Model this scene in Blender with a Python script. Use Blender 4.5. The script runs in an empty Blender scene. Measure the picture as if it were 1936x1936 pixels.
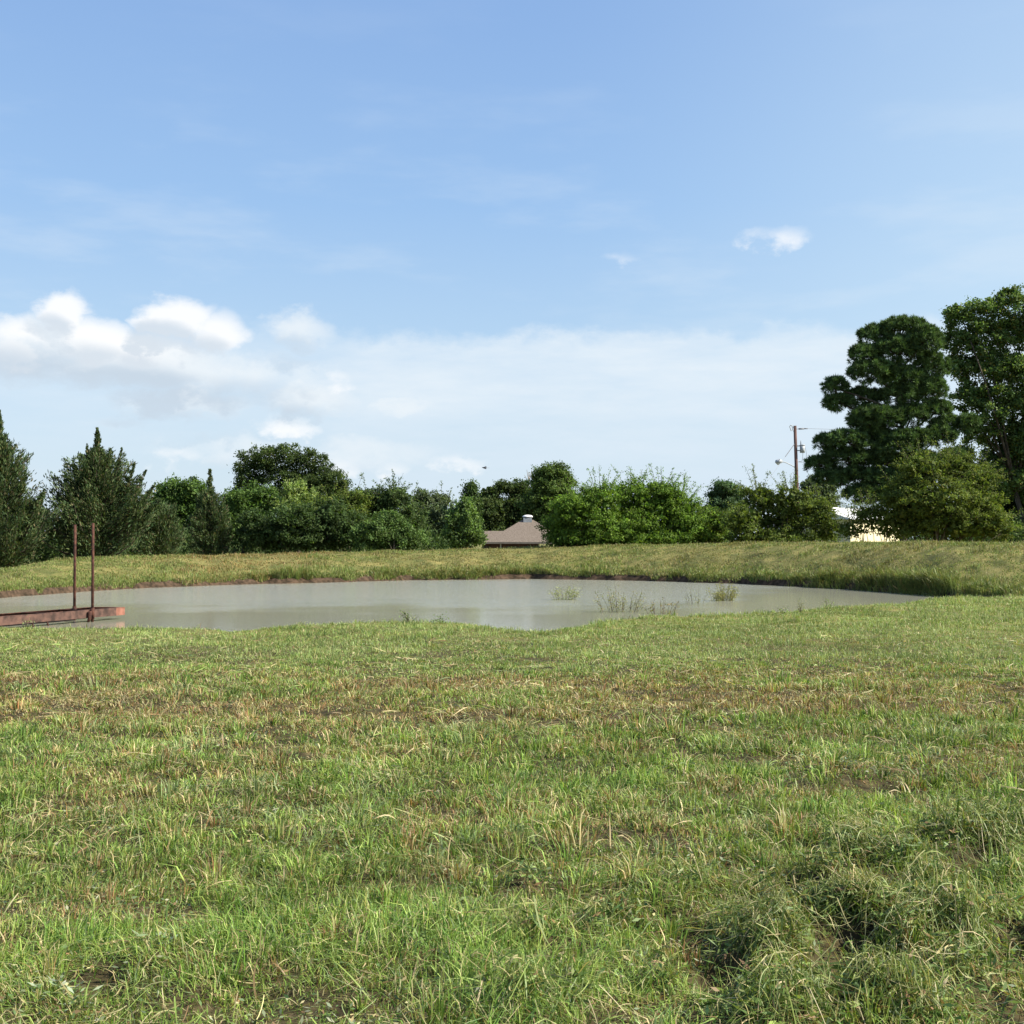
import bpy, math, random
import numpy as np
from mathutils import Vector
R = math.radians
rng = np.random.default_rng(11)
random.seed(11)
scene = bpy.context.scene
col = scene.collection

# ------------------------------------------------------------------ camera
F = 968 / math.tan(R(22.5))          # focal length in photo pixels (1936 px wide)
HOR, CAMH = 1020.0, 1.6              # horizon row, eye height
PITCH = math.atan((HOR - 968) / F)
cam = bpy.data.objects.new("camera", bpy.data.cameras.new("camera"))
col.objects.link(cam)
cam.location = (0, 0, CAMH)
cam.rotation_euler = (R(90) + PITCH, 0, 0)
cam.data.sensor_fit = 'HORIZONTAL'
cam.data.angle = R(45)
cam.data.clip_start, cam.data.clip_end = 0.05, 20000
scene.camera = cam

# ------------------------------------------------------------------ sun, sky, exposure
SUN_AZ, SUN_EL = R(99), R(41)        # azimuth clockwise from +Y
sd = Vector((math.sin(SUN_AZ) * math.cos(SUN_EL), math.cos(SUN_AZ) * math.cos(SUN_EL), math.sin(SUN_EL)))
sun = bpy.data.objects.new("sun", bpy.data.lights.new("sun", 'SUN'))
col.objects.link(sun)
sun.data.energy = 5.0
sun.data.angle = R(0.5)
sun.data.color = (1.0, 0.93, 0.80)
sun.rotation_euler = sd.to_track_quat('Z', 'Y').to_euler()

scene.view_settings.view_transform = 'Standard'
scene.view_settings.look = 'None'
scene.view_settings.exposure = 1.18
scene.view_settings.gamma = 1.0
scene.view_settings.use_curve_mapping = False
scene.cycles.max_bounces = 5
scene.cycles.diffuse_bounces = 3
scene.cycles.glossy_bounces = 3
scene.cycles.transmission_bounces = 4
scene.cycles.transparent_max_bounces = 8
scene.cycles.caustics_reflective = False
scene.cycles.caustics_refractive = False


def build_world():
    w = bpy.data.worlds.new("World")
    scene.world = w
    w.use_nodes = True
    nt = w.node_tree
    nt.nodes.clear()
    N, L = nt.nodes, nt.links

    def val(x, sock):
        if isinstance(x, (int, float)):
            sock.default_value = x
        else:
            L.new(x, sock)

    def M(op, a, b=0.0, c=None, clamp=False):
        n = N.new('ShaderNodeMath'); n.operation = op; n.use_clamp = clamp
        val(a, n.inputs[0]); val(b, n.inputs[1])
        if c is not None: val(c, n.inputs[2])
        return n.outputs[0]

    def SS(x, a, b, lo=0.0, hi=1.0):
        n = N.new('ShaderNodeMapRange'); n.interpolation_type = 'SMOOTHSTEP'
        val(x, n.inputs[0])
        for i, v in enumerate((a, b, lo, hi)): n.inputs[1 + i].default_value = v
        return n.outputs[0]

    def MIX(f, a, b):
        n = N.new('ShaderNodeMix'); n.data_type = 'RGBA'
        val(f, n.inputs[0])
        for s, x in ((6, a), (7, b)):
            if isinstance(x, tuple): n.inputs[s].default_value = (*x, 1)
            else: L.new(x, n.inputs[s])
        return n.outputs[2]

    sky = N.new('ShaderNodeTexSky'); sky.sky_type = 'NISHITA'
    sky.sun_disc = False
    sky.sun_elevation, sky.sun_rotation = SUN_EL, SUN_AZ
    sky.air_density, sky.dust_density, sky.ozone_density = 1.0, 0.7, 3.0
    tc = N.new('ShaderNodeTexCoord')
    sep = N.new('ShaderNodeSeparateXYZ'); L.new(tc.outputs['Generated'], sep.inputs[0])
    x, y, z = sep.outputs
    az = M('MULTIPLY', M('ARCTAN2', x, y), 57.2958)
    el = M('MULTIPLY', M('ARCSINE', z), 57.2958)

    def noise(scale, detail, sx=1, sy=1, sz=1, rough=0.55, off=0.0):
        mp = N.new('ShaderNodeMapping'); L.new(tc.outputs['Generated'], mp.inputs[0])
        mp.inputs['Scale'].default_value = (sx, sy, sz)
        mp.inputs['Location'].default_value = (off, off * .7, off * 1.3)
        n = N.new('ShaderNodeTexNoise'); L.new(mp.outputs[0], n.inputs['Vector'])
        n.inputs['Scale'].default_value = scale; n.inputs['Detail'].default_value = detail
        n.inputs['Roughness'].default_value = rough
        return n.outputs[0]

    n1 = noise(16, 9, 1, 1, 1.7, 0.6, 0.3)
    n2 = noise(34, 8, 1, 1, 1.5, 0.6, 3.1)
    n3 = noise(7, 7, 1, 1, 4.0, 0.55, 5.7)
    n4 = noise(10, 6, 1, 1, 5.0, 0.6, 9.2)
    n1c, n2c, n3c, n4c = (M('SUBTRACT', n, 0.5) for n in (n1, n2, n3, n4))
    azd = M('ADD', az, M('MULTIPLY', n1c, 3.0))
    eld = M('ADD', el, M('MULTIPLY', n2c, 2.0))

    def A(u, v):
        return math.degrees(math.atan((u - 968) / F)), math.degrees(math.atan((HOR - v) / math.hypot(F, u - 968)))

    def blob(u, v, ru, rv, amp=1.0, da=0.0, de=0.0):
        a, e = A(u, v)
        qa = M('DIVIDE', M('SUBTRACT', azd, a - da), ru / F * 57.3)
        qe = M('DIVIDE', M('SUBTRACT', eld, e - de), rv / F * 57.3)
        q = M('ADD', M('MULTIPLY', qa, qa), M('MULTIPLY', qe, qe))
        return M('MULTIPLY', M('MAXIMUM', M('SUBTRACT', 1.0, q), 0.0), amp)

    def total(lst, da=0.0, de=0.0):
        t = blob(*lst[0], da, de)
        for b in lst[1:]:
            t = M('MAXIMUM', t, blob(*b, da, de))
        return t

    # clear-sky colour: physical sky blended with a bright summer-haze gradient, paler low down and towards the sun
    rp = N.new('ShaderNodeValToRGB'); L.new(SS(el, 0, 40), rp.inputs[0])
    els = rp.color_ramp.elements
    els[0].position, els[0].color = 0.0, (4.3, 5.3, 6.2, 1)
    els[1].position, els[1].color = 1.0, (1.7, 2.9, 5.6, 1)
    for p_, c_ in ((.12, (3.5, 4.85, 6.3, 1)), (.32, (2.55, 4.1, 6.35, 1)), (.6, (2.1, 3.5, 6.0, 1))):
        e = els.new(p_); e.color = c_
    base = MIX(0.72, sky.outputs[0], rp.outputs[0])
    c = MIX(M('MULTIPLY', SS(az, 0, 30), SS(el, 30, 6, .35, .62)), base, (4.4, 5.6, 6.5))
    # wispy cirrus streaks
    ci = M('MULTIPLY', SS(n3, 0.48, 0.76), SS(el, 24, 11, 0.04, 0.26))
    c = MIX(ci, c, (5.2, 5.8, 6.4))
    # low stratus veil: full to ~9.5 deg right of centre, greyer to the left
    veil_top = M('ADD', eld, M('MULTIPLY', n1c, 1.5))
    veil = M('MULTIPLY', SS(veil_top, 9.9, 8.7), SS(azd, -9.5, -6.0, 0.55, 1.0))
    veil = M('MULTIPLY', veil, SS(az, 9, 20, 1.0, 0.78))
    veil = M('MULTIPLY', veil, M('ADD', 0.70, M('MULTIPLY', n4c, 1.1)), clamp=True)
    vcol = MIX(SS(el, 2, 8.5), (4.7, 5.5, 6.25), (5.5, 6.05, 6.5))
    c = MIX(veil, c, vcol)
    # grey cloud bases, left
    G = [(240, 690, 250, 62, .9), (330, 760, 190, 42, .8), (560, 752, 140, 46, .75), (60, 660, 160, 74, .8),
         (560, 622, 85, 46, .7), (770, 770, 70, 18, .45), (430, 715, 280, 64, .6), (200, 800, 90, 24, .45), (420, 850, 200, 40, .45), (700, 860, 160, 40, .4)]
    g = total(G); gu = total(G, .5, 1.1)
    gd = SS(M('ADD', g, M('MULTIPLY', n1c, 1.2)), 0.02, 0.80, 0, 0.9)
    gd = M('MULTIPLY', gd, SS(g, 0.0, 0.2))
    gcol = MIX(SS(M('ADD', gu, M('MULTIPLY', n2c, 1.2)), 0.10, 0.70), (5.8, 6.2, 6.5), (3.95, 4.6, 5.3))
    c = MIX(gd, c, gcol)
    # bright cumulus heads, shaded where more cloud lies towards the sun
    HD = [(118, 592, 62, 54, 1), (330, 602, 84, 50, 1), (180, 645, 130, 55, .85), (400, 625, 75, 54, .8), (260, 655, 170, 50, .75), (40, 640, 90, 60, .7),
          (640, 722, 40, 28, .5), (540, 805, 85, 26, .55), (330, 870, 75, 36, .48), (650, 890, 55, 26, .45),
          (745, 890, 50, 20, .45), (870, 875, 80, 22, .4), (1498, 446, 64, 32, .42), (1445, 442, 64, 26, .32), (1180, 482, 46, 20, .22)]
    h = total(HD); hu = total(HD, .45, .95)
    hd = SS(M('ADD', h, M('ADD', M('MULTIPLY', n2c, 1.0), M('MULTIPLY', n1c, 0.6))), 0.14, 0.80, 0, 0.93)
    hd = M('MULTIPLY', hd, SS(h, 0.0, 0.22))
    hcol = MIX(SS(M('ADD', hu, M('ADD', M('MULTIPLY', n2c, 1.6), M('MULTIPLY', n1c, .6))), 0.28, 0.82), (6.85, 6.9, 6.95), (4.7, 5.2, 5.75))
    c = MIX(hd, c, hcol)
    bg = N.new('ShaderNodeBackground'); bg.inputs['Strength'].default_value = 0.066
    L.new(c, bg.inputs[0])
    out = N.new('ShaderNodeOutputWorld'); L.new(bg.outputs[0], out.inputs[0])


build_world()

# ------------------------------------------------------------------ numpy helpers
def P(u, v, d):
    """world point at depth d (metres along +Y) seen at photo pixel (u, v)"""
    fx, fy, fz = (u - 968), F * math.cos(PITCH) - (968 - v) * math.sin(PITCH), F * math.sin(PITCH) + (968 - v) * math.cos(PITCH)
    k = d / fy
    return np.array((fx * k, d, CAMH + fz * k))


def hash2(ix, iy, seed):
    h = (ix.astype(np.int64) * 374761393 + iy.astype(np.int64) * 668265263 + seed * 1442695041) & 0xFFFFFFFF
    h = ((h ^ (h >> 13)) * 1274126177) & 0xFFFFFFFF
    return ((h ^ (h >> 16)) & 0xFFFF) / 65535.0


def vnoise(x, y, seed=0):
    x = np.asarray(x, float); y = np.asarray(y, float)
    ix, iy = np.floor(x), np.floor(y)
    fx, fy = x - ix, y - iy
    fx, fy = fx * fx * (3 - 2 * fx), fy * fy * (3 - 2 * fy)
    a, b = hash2(ix, iy, seed), hash2(ix + 1, iy, seed)
    c, d = hash2(ix, iy + 1, seed), hash2(ix + 1, iy + 1, seed)
    return (a * (1 - fx) + b * fx) * (1 - fy) + (c * (1 - fx) + d * fx) * fy


def fbm(x, y, seed=0, o=4):
    t, amp, s = 0, 0.5, 0
    for i in range(o):
        t = t + amp * vnoise(np.asarray(x) * 2 ** i, np.asarray(y) * 2 ** i, seed + i * 17); s += amp; amp *= 0.5
    return t / s


def sst(a, b, x):
    t = np.clip((x - a) / (b - a), 0, 1)
    return t * t * (3 - 2 * t)


def mesh_np(name, verts, polys, cols=None, mat=None, parent=None, smooth=False):
    """polys: list of (M,k) int arrays"""
    me = bpy.data.meshes.new(name)
    verts = np.asarray(verts, np.float32)
    polys = [np.asarray(p, np.int32) for p in polys if len(p)]
    me.vertices.add(len(verts)); me.vertices.foreach_set('co', verts.ravel())
    loops = np.concatenate([p.ravel() for p in polys])
    tot = np.concatenate([np.full(len(p), p.shape[1], np.int32) for p in polys])
    start = np.concatenate([[0], np.cumsum(tot)[:-1]]).astype(np.int32)
    me.loops.add(len(loops)); me.loops.foreach_set('vertex_index', loops)
    me.polygons.add(len(tot)); me.polygons.foreach_set('loop_start', start)
    me.polygons.foreach_set('use_smooth', np.full(len(tot), bool(smooth)))
    me.update(calc_edges=True)
    if cols is not None:
        at = me.attributes.new('Col', 'FLOAT_COLOR', 'POINT')
        c4 = np.ones((len(verts), 4), np.float32); c4[:, :3] = cols
        at.data.foreach_set('color', c4.ravel())
    ob = bpy.data.objects.new(name, me); col.objects.link(ob)
    if mat: me.materials.append(mat)
    if parent: ob.parent = parent
    return ob


def tag(o, label=None, cat=None, group=None, kind=None):
    if label: o['label'] = label
    if cat: o['category'] = cat
    if group: o['group'] = group
    if kind: o['kind'] = kind
    return o


def empty(name, loc, label, cat, group=None):
    o = bpy.data.objects.new(name, None); col.objects.link(o)
    o.location = loc; o.empty_display_size = 0.3
    return tag(o, label, cat, group)


class Acc:
    """collects geometry in numpy blocks, world coordinates; built relative to an origin"""
    def __init__(s): s.v, s.p, s.c, s.n = [], {}, [], 0
    def add(s, v, polys, c):
        v = np.asarray(v, float).reshape(-1, 3)
        c = np.asarray(c, float)
        if c.ndim == 1: c = np.tile(c, (len(v), 1))
        for p in polys:
            p = np.asarray(p, int)
            s.p.setdefault(p.shape[1], []).append(p + s.n)
        s.v.append(v); s.c.append(c); s.n += len(v)
    def build(s, name, mat, parent=None, origin=(0, 0, 0), smooth=False):
        v = np.concatenate(s.v) - np.asarray(origin)
        return mesh_np(name, v, [np.concatenate(x) for x in s.p.values()], np.concatenate(s.c), mat, parent, smooth)

    # --- primitives
    def tube(s, pts, rad, c=(1, 1, 1), n=7, caps=True):
        pts = np.asarray(pts, float); m = len(pts)
        rad = np.broadcast_to(np.asarray(rad, float), (m,))
        t = np.gradient(pts, axis=0); t /= np.linalg.norm(t, axis=1)[:, None] + 1e-9
        ref = np.array((0, 0, 1.0)) if abs(t[:, 2]).mean() < 0.8 else np.array((1.0, 0, 0))
        a = np.cross(t, ref); a /= np.linalg.norm(a, axis=1)[:, None] + 1e-9
        b = np.cross(t, a)
        th = np.linspace(0, 2 * math.pi, n, endpoint=False)
        ring = pts[:, None] + rad[:, None, None] * (np.cos(th)[None, :, None] * a[:, None] + np.sin(th)[None, :, None] * b[:, None])
        i = np.arange(m - 1)[:, None] * n; j = np.arange(n)[None]; k = (j + 1) % n
        q = np.stack([i + j, i + k, i + n + k, i + n + j], -1).reshape(-1, 4)
        polys = [q]
        if caps:
            polys += [np.arange(n)[None, ::-1], (np.arange(n) + (m - 1) * n)[None]]
        s.add(ring.reshape(-1, 3), polys, c)
    def box(s, c0, size, c=(1, 1, 1), rot=0.0, bev=0.0):
        hx, hy, hz = np.asarray(size) / 2
        v = np.array([(x, y, z) for z in (-hz, hz) for y in (-hy, hy) for x in (-hx, hx)])
        cr, sr = math.cos(rot), math.sin(rot)
        v = np.stack([v[:, 0] * cr - v[:, 1] * sr, v[:, 0] * sr + v[:, 1] * cr, v[:, 2]], 1) + np.asarray(c0)
        s.add(v, [[(0, 2, 3, 1), (4, 5, 7, 6), (0, 1, 5, 4), (2, 6, 7, 3), (0, 4, 6, 2), (1, 3, 7, 5)]], c)
    def leaves(s, ctr, axis, nrm, ln, wd, cols):
        """rhombic leaves; arrays (N,3)"""
        N = len(ctr)
        axis = axis / (np.linalg.norm(axis, axis=1)[:, None] + 1e-9)
        side = np.cross(axis, nrm); side /= (np.linalg.norm(side, axis=1)[:, None] + 1e-9)
        ln = np.broadcast_to(ln, (N,))[:, None]; wd = np.broadcast_to(wd, (N,))[:, None]
        v = np.stack([ctr - axis * ln * .5, ctr + side * wd * .5 - axis * ln * .05, ctr + axis * ln * .5, ctr - side * wd * .5 - axis * ln * .05], 1)
        q = np.arange(N * 4).reshape(N, 4)
        s.add(v.reshape(-1, 3), [q], np.repeat(cols, 4, axis=0))
    def strips(s, curve, side, width, cols):
        """curve (N,k,3), side (N,3) or (N,k,3), width (N,k)"""
        N, k, _ = curve.shape
        if side.ndim == 2: side = side[:, None, :]
        v = np.stack([curve - side * width[..., None] * .5, curve + side * width[..., None] * .5], 2)  # N,k,2,3
        b = np.arange(N)[:, None] * (2 * k) + np.arange(k - 1)[None] * 2
        q = np.stack([b, b + 1, b + 3, b + 2], -1).reshape(-1, 4)
        s.add(v.reshape(-1, 3), [q], np.repeat(cols, 2 * k, axis=0))
    def blades(s, base, h, lean, az, w, cols, face=None):
        """upright 5-vertex grass blades"""
        N = len(base)
        ld = np.stack([np.cos(az), np.sin(az), np.zeros(N)], 1)
        ps = rng.uniform(0, math.pi, N) if face is None else face
        sdv = np.stack([np.cos(ps), np.sin(ps), np.zeros(N)], 1) * w[:, None] * .5
        up = np.array((0, 0, 1.0))
        mid = base + up * (h * (.58 - .08 * lean))[:, None] + ld * (h * lean * .30)[:, None]
        tip = base + up * (h * (1 - .42 * lean))[:, None] + ld * (h * lean)[:, None]
        v = np.stack([base - sdv, base + sdv, mid - sdv * .85, mid + sdv * .85, tip], 1)
        b = np.arange(N)[:, None] * 5
        s.add(v.reshape(-1, 3), [b + np.array((0, 1, 3, 2)), b + np.array((2, 3, 4))], np.repeat(cols, 5, axis=0))


def rdir(n):
    v = rng.normal(size=(n, 3)); return v / np.linalg.norm(v, axis=1)[:, None]


# ------------------------------------------------------------------ materials
def new_mat(name):
    m = bpy.data.materials.new(name); m.use_nodes = True
    nt = m.node_tree; nt.nodes.clear()
    out = nt.nodes.new('ShaderNodeOutputMaterial')
    return m, nt, out


def foliage_mat(name, transl=0.3, rough=0.55, spec=0.25, gain=1.0, ttint=(1.15, 1.25, 0.55)):
    m, nt, out = new_mat(name); N, L = nt.nodes, nt.links
    at = N.new('ShaderNodeAttribute'); at.attribute_name = 'Col'
    no = N.new('ShaderNodeTexNoise'); no.inputs['Scale'].default_value = 1.3; no.inputs['Detail'].default_value = 3
    geo = N.new('ShaderNodeNewGeometry'); L.new(geo.outputs['Position'], no.inputs['Vector'])
    mr = N.new('ShaderNodeMapRange'); L.new(no.outputs[0], mr.inputs[0])
    mr.inputs[1].default_value = .3; mr.inputs[2].default_value = .7; mr.inputs[3].default_value = .8 * gain; mr.inputs[4].default_value = 1.2 * gain
    mx = N.new('ShaderNodeVectorMath'); mx.operation = 'SCALE'; L.new(at.outputs['Color'], mx.inputs[0]); L.new(mr.outputs[0], mx.inputs['Scale'])
    p = N.new('ShaderNodeBsdfPrincipled'); L.new(mx.outputs[0], p.inputs['Base Color'])
    p.inputs['Roughness'].default_value = rough; p.inputs['Specular IOR Level'].default_value = spec
    t = N.new('ShaderNodeBsdfTranslucent')
    tv = N.new('ShaderNodeVectorMath'); tv.operation = 'MULTIPLY'; L.new(mx.outputs[0], tv.inputs[0]); tv.inputs[1].default_value = ttint
    L.new(tv.outputs[0], t.inputs[0])
    ms = N.new('ShaderNodeMixShader'); ms.inputs[0].default_value = transl
    L.new(p.outputs[0], ms.inputs[1]); L.new(t.outputs[0], ms.inputs[2]); L.new(ms.outputs[0], out.inputs[0])
    return m


def surf_mat(name, c1, c2, scale=4.0, rough=0.8, bump=0.3, c3=None, spec=0.3, stretch=(1, 1, 1), metal=0.0, detail=6):
    m, nt, out = new_mat(name); N, L = nt.nodes, nt.links
    tc = N.new('ShaderNodeTexCoord'); mp = N.new('ShaderNodeMapping'); L.new(tc.outputs['Object'], mp.inputs[0])
    mp.inputs['Scale'].default_value = stretch
    no = N.new('ShaderNodeTexNoise'); no.inputs['Scale'].default_value = scale; no.inputs['Detail'].default_value = detail
    L.new(mp.outputs[0], no.inputs['Vector'])
    cr = N.new('ShaderNodeValToRGB'); L.new(no.outputs[0], cr.inputs[0])
    cr.color_ramp.elements[0].position = .35; cr.color_ramp.elements[0].color = (*c1, 1)
    cr.color_ramp.elements[1].position = .65; cr.color_ramp.elements[1].color = (*c2, 1)
    if c3:
        e = cr.color_ramp.elements.new(.5); e.color = (*c3, 1)
    p = N.new('ShaderNodeBsdfPrincipled'); L.new(cr.outputs[0], p.inputs['Base Color'])
    p.inputs['Roughness'].default_value = rough; p.inputs['Specular IOR Level'].default_value = spec; p.inputs['Metallic'].default_value = metal
    if bump:
        b = N.new('ShaderNodeBump'); b.inputs['Strength'].default_value = bump; b.inputs['Distance'].default_value = 0.03
        L.new(no.outputs[0], b.inputs['Height']); L.new(b.outputs[0], p.inputs['Normal'])
    L.new(p.outputs[0], out.inputs[0])
    return m


M_grass = foliage_mat('grass', .28, .5, .3, ttint=(1.15, 1.15, .55))
M_leaf = foliage_mat('leaves', .36, .7, .12, gain=1.3)
M_needle = foliage_mat('needles', .2, .7, .12, gain=1.25)
M_bark = surf_mat('bark', (.035, .026, .018), (.10, .08, .06), 5, .9, .6, stretch=(1, 1, .3))
M_palebark = surf_mat('pale_bark', (.12, .10, .08), (.26, .23, .19), 5, .9, .5, stretch=(1, 1, .3))
M_rust = surf_mat('rust', (.042, .027, .022), (.125, .070, .054), 5, .85, .5, c3=(.086, .050, .040), spec=.2)
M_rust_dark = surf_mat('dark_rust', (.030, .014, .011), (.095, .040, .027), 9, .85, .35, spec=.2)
M_rust_sunlit = surf_mat('sunlit_rust', (.16, .070, .048), (.27, .12, .085), 5, .85, .3, spec=.2)  # rust with sunlight painted in as a brighter orange
M_shingle = surf_mat('shingles', (.105, .084, .068), (.180, .148, .122), 9, .9, .4, spec=.15)
M_brick = None
M_white = surf_mat('white_metal', (.72, .72, .70), (.82, .82, .80), 2, .45, .05)
M_cream = surf_mat('cream_siding', (.62, .55, .36), (.74, .66, .45), 1.5, .7, .1)
M_greymetal = surf_mat('grey_metal', (.26, .28, .30), (.40, .42, .44), 3, .5, .1)
M_polewood = surf_mat('pole_wood', (.055, .03, .024), (.11, .06, .05), 6, .9, .4, stretch=(1, 1, .15))
M_wire = surf_mat('wire', (.10, .10, .11), (.16, .16, .17), 4, .6, 0)
M_glass = surf_mat('lamp_glass', (.55, .58, .6), (.66, .68, .7), 3, .2, 0, spec=.5)
M_feather = surf_mat('feathers', (.012, .013, .016), (.04, .042, .048), 30, .7, .1)
M_dark = surf_mat('dark_and_shade', (.03, .025, .022), (.05, .045, .04), 3, .7, .1)  # windows and flue; also the painted shadow below the pier beam


def brick_mat():
    m, nt, out = new_mat('brick'); N, L = nt.nodes, nt.links
    tc = N.new('ShaderNodeTexCoord'); mp = N.new('ShaderNodeMapping'); L.new(tc.outputs['Object'], mp.inputs[0])
    mp.inputs['Rotation'].default_value = (R(90), 0, 0)
    b = N.new('ShaderNodeTexBrick'); L.new(mp.outputs[0], b.inputs['Vector'])
    b.inputs['Scale'].default_value = 4.0
    b.inputs['Color1'].default_value = (.060, .024, .020, 1); b.inputs['Color2'].default_value = (.09, .034, .028, 1); b.inputs['Mortar'].default_value = (.09, .07, .06, 1)
    b.inputs['Mortar Size'].default_value = .012
    p = N.new('ShaderNodeBsdfPrincipled'); L.new(b.outputs[0], p.inputs['Base Color']); p.inputs['Roughness'].default_value = .9
    L.new(p.outputs[0], out.inputs[0]); return m


M_brick = brick_mat()

# ------------------------------------------------------------------ terrain
WATER = -0.60
def to_ar(u, v, z=WATER):
    p0 = P(u, v, 1.0); dz = p0[2] - CAMH
    k = (z - CAMH) / dz
    x, y = p0[0] * k, k
    return math.atan2(x, y), math.hypot(x, y)

far_px = [(-420, 1180), (-330, 1168), (-200, 1152), (-60, 1136), (0, 1131), (100, 1123), (200, 1116), (300, 1111), (400, 1107), (500, 1104), (600, 1102), (700, 1099),
          (800, 1097), (900, 1096), (1000, 1095), (1100, 1096), (1200, 1098), (1300, 1101), (1400, 1104), (1500, 1109), (1600, 1114),
          (1700, 1121), (1810, 1130), (1936, 1134), (2100, 1140)]
near_px = [(-420, 1180), (-330, 1184), (-200, 1188), (0, 1196), (150, 1197), (250, 1195), (350, 1195), (430, 1198), (500, 1194), (600, 1187), (700, 1181), (780, 1179),
           (850, 1181), (900, 1187), (960, 1196), (1030, 1197), (1100, 1189), (1160, 1179), (1230, 1170), (1300, 1170), (1400, 1167),
           (1500, 1162), (1600, 1153), (1700, 1147), (1810, 1134), (1936, 1134.2), (2100, 1140.2)]
crest_px = [(-420, 1095), (-200, 1088), (0, 1078), (100, 1059), (200, 1054), (300, 1051), (400, 1049), (500, 1047), (600, 1044), (700, 1042), (800, 1039),
            (900, 1036), (1000, 1033), (1100, 1031), (1200, 1029), (1300, 1027), (1400, 1025), (1500, 1024), (1600, 1023), (1936, 1026), (2100, 1028)]
fa = np.array([to_ar(*p) for p in far_px]); na = np.array([to_ar(*p) for p in near_px])
ca = np.array([(math.atan((u - 968) / F), v) for u, v in crest_px])
BACK = -1.2


def shore(a):
    a = np.asarray(a, float)
    rf = np.interp(a, fa[:, 0], fa[:, 1]); rn = np.interp(a, na[:, 0], na[:, 1])
    wob = (fbm(a * 60, a * 0 + 3.3, 5, 4) - .5)
    rf = rf + wob * 1.1
    rn = rn + (fbm(a * 50, a * 0 + 8.3, 9, 4) - .5) * 1.0
    gap = np.clip((np.interp(a, fa[:, 0], fa[:, 1]) - np.interp(a, na[:, 0], na[:, 1])) / 3.0, 0, 1)
    rn = np.minimum(rn, rf - 0.02)
    vc = np.interp(a, ca[:, 0], ca[:, 1]) + 3.5
    dcr = (rf + 8.0 - wob * 1.1) * np.cos(np.clip(a, -1.2, 1.2))
    zc = CAMH - (vc - HOR) * dcr / F
    side = sst(R(75), R(35), np.abs(a))        # dam fades out of view to the sides
    return rn, rf, gap, zc * side + (1 - side) * -0.5


# mounds of mown weeds in the right foreground (x, y, radius, height)
def gpt(u, v, z=-0.05):
    p0 = P(u, v, 1.0); k = (z - CAMH) / (p0[2] - CAMH); return p0[0] * k, k
mounds = []
mr_ = np.random.default_rng(5)
for i in range(64):                       # heaps of cut weeds, thickest in the front right corner
    v = 1575 + 390 * mr_.random() ** .85
    u = 2040 - (2040 - (1640 - .85 * (v - 1575))) * mr_.random() ** .8
    x, y = gpt(u, v)
    mounds.append((x, y, mr_.uniform(.07, .20), mr_.uniform(.03, .09)))
for i in range(16):                       # a few stray clumps further left
    u, v = mr_.uniform(950, 1500), mr_.uniform(1640, 1950)
    x, y = gpt(u, v); mounds.append((x, y, mr_.uniform(.06, .14), mr_.uniform(.03, .06)))
NHEAP = len(mounds)
for (u, v, r, h) in [(1600, 1450, .4, .08), (300, 1830, .25, .05), (520, 1830, .4, .05), (1010, 1590, .3, .05), (540, 1420, .4, .06), (1720, 1310, .6, .08), (1800, 1350, .5, .07), (1180, 1690, .4, .05)]:
    x, y = gpt(u, v); mounds.append((x, y, r, h))
pits = []
for i in range(22):
    v = 1620 + 330 * mr_.random(); u = 1950 - (1950 - (1600 - .8 * (v - 1575))) * mr_.random()
    x, y = gpt(u, v); pits.append((x, y, mr_.uniform(.07, .15), mr_.uniform(.09, .15)))
for (u, v, r, h) in [(1650, 1850, .26, .10), (1570, 1650, .12, .05), (1720, 1680, .16, .07), (1310, 1790, .16, .07), (1330, 1860, .15, .07), (1080, 1590, .10, .05), (1830, 1700, .12, .05),
                     (1560, 1780, .14, .06), (1050, 1830, .15, .05), (180, 1880, .15, .05), (1160, 1720, .14, .05), (1430, 1740, .13, .05), (1890, 1930, .25, .06)]:
    x, y = gpt(u, v); pits.append((x, y, r, h))


def mound_h(x, y):
    t = 0
    wv = .45 + 1.1 * fbm(np.asarray(x) * 4, np.asarray(y) * 4, 99, 3)
    for (mx, my, r, h) in mounds:
        t = t + .8 * h * np.exp(-((x - mx) ** 2 + (y - my) ** 2) / (r * r) * 1.3) * wv
    t = .062 * np.tanh(t / .062)
    for (mx, my, r, h) in pits:
        t = t - h * np.exp(-((x - mx) ** 2 + (y - my) ** 2) / (r * r) * 1.5)
    return t


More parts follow.
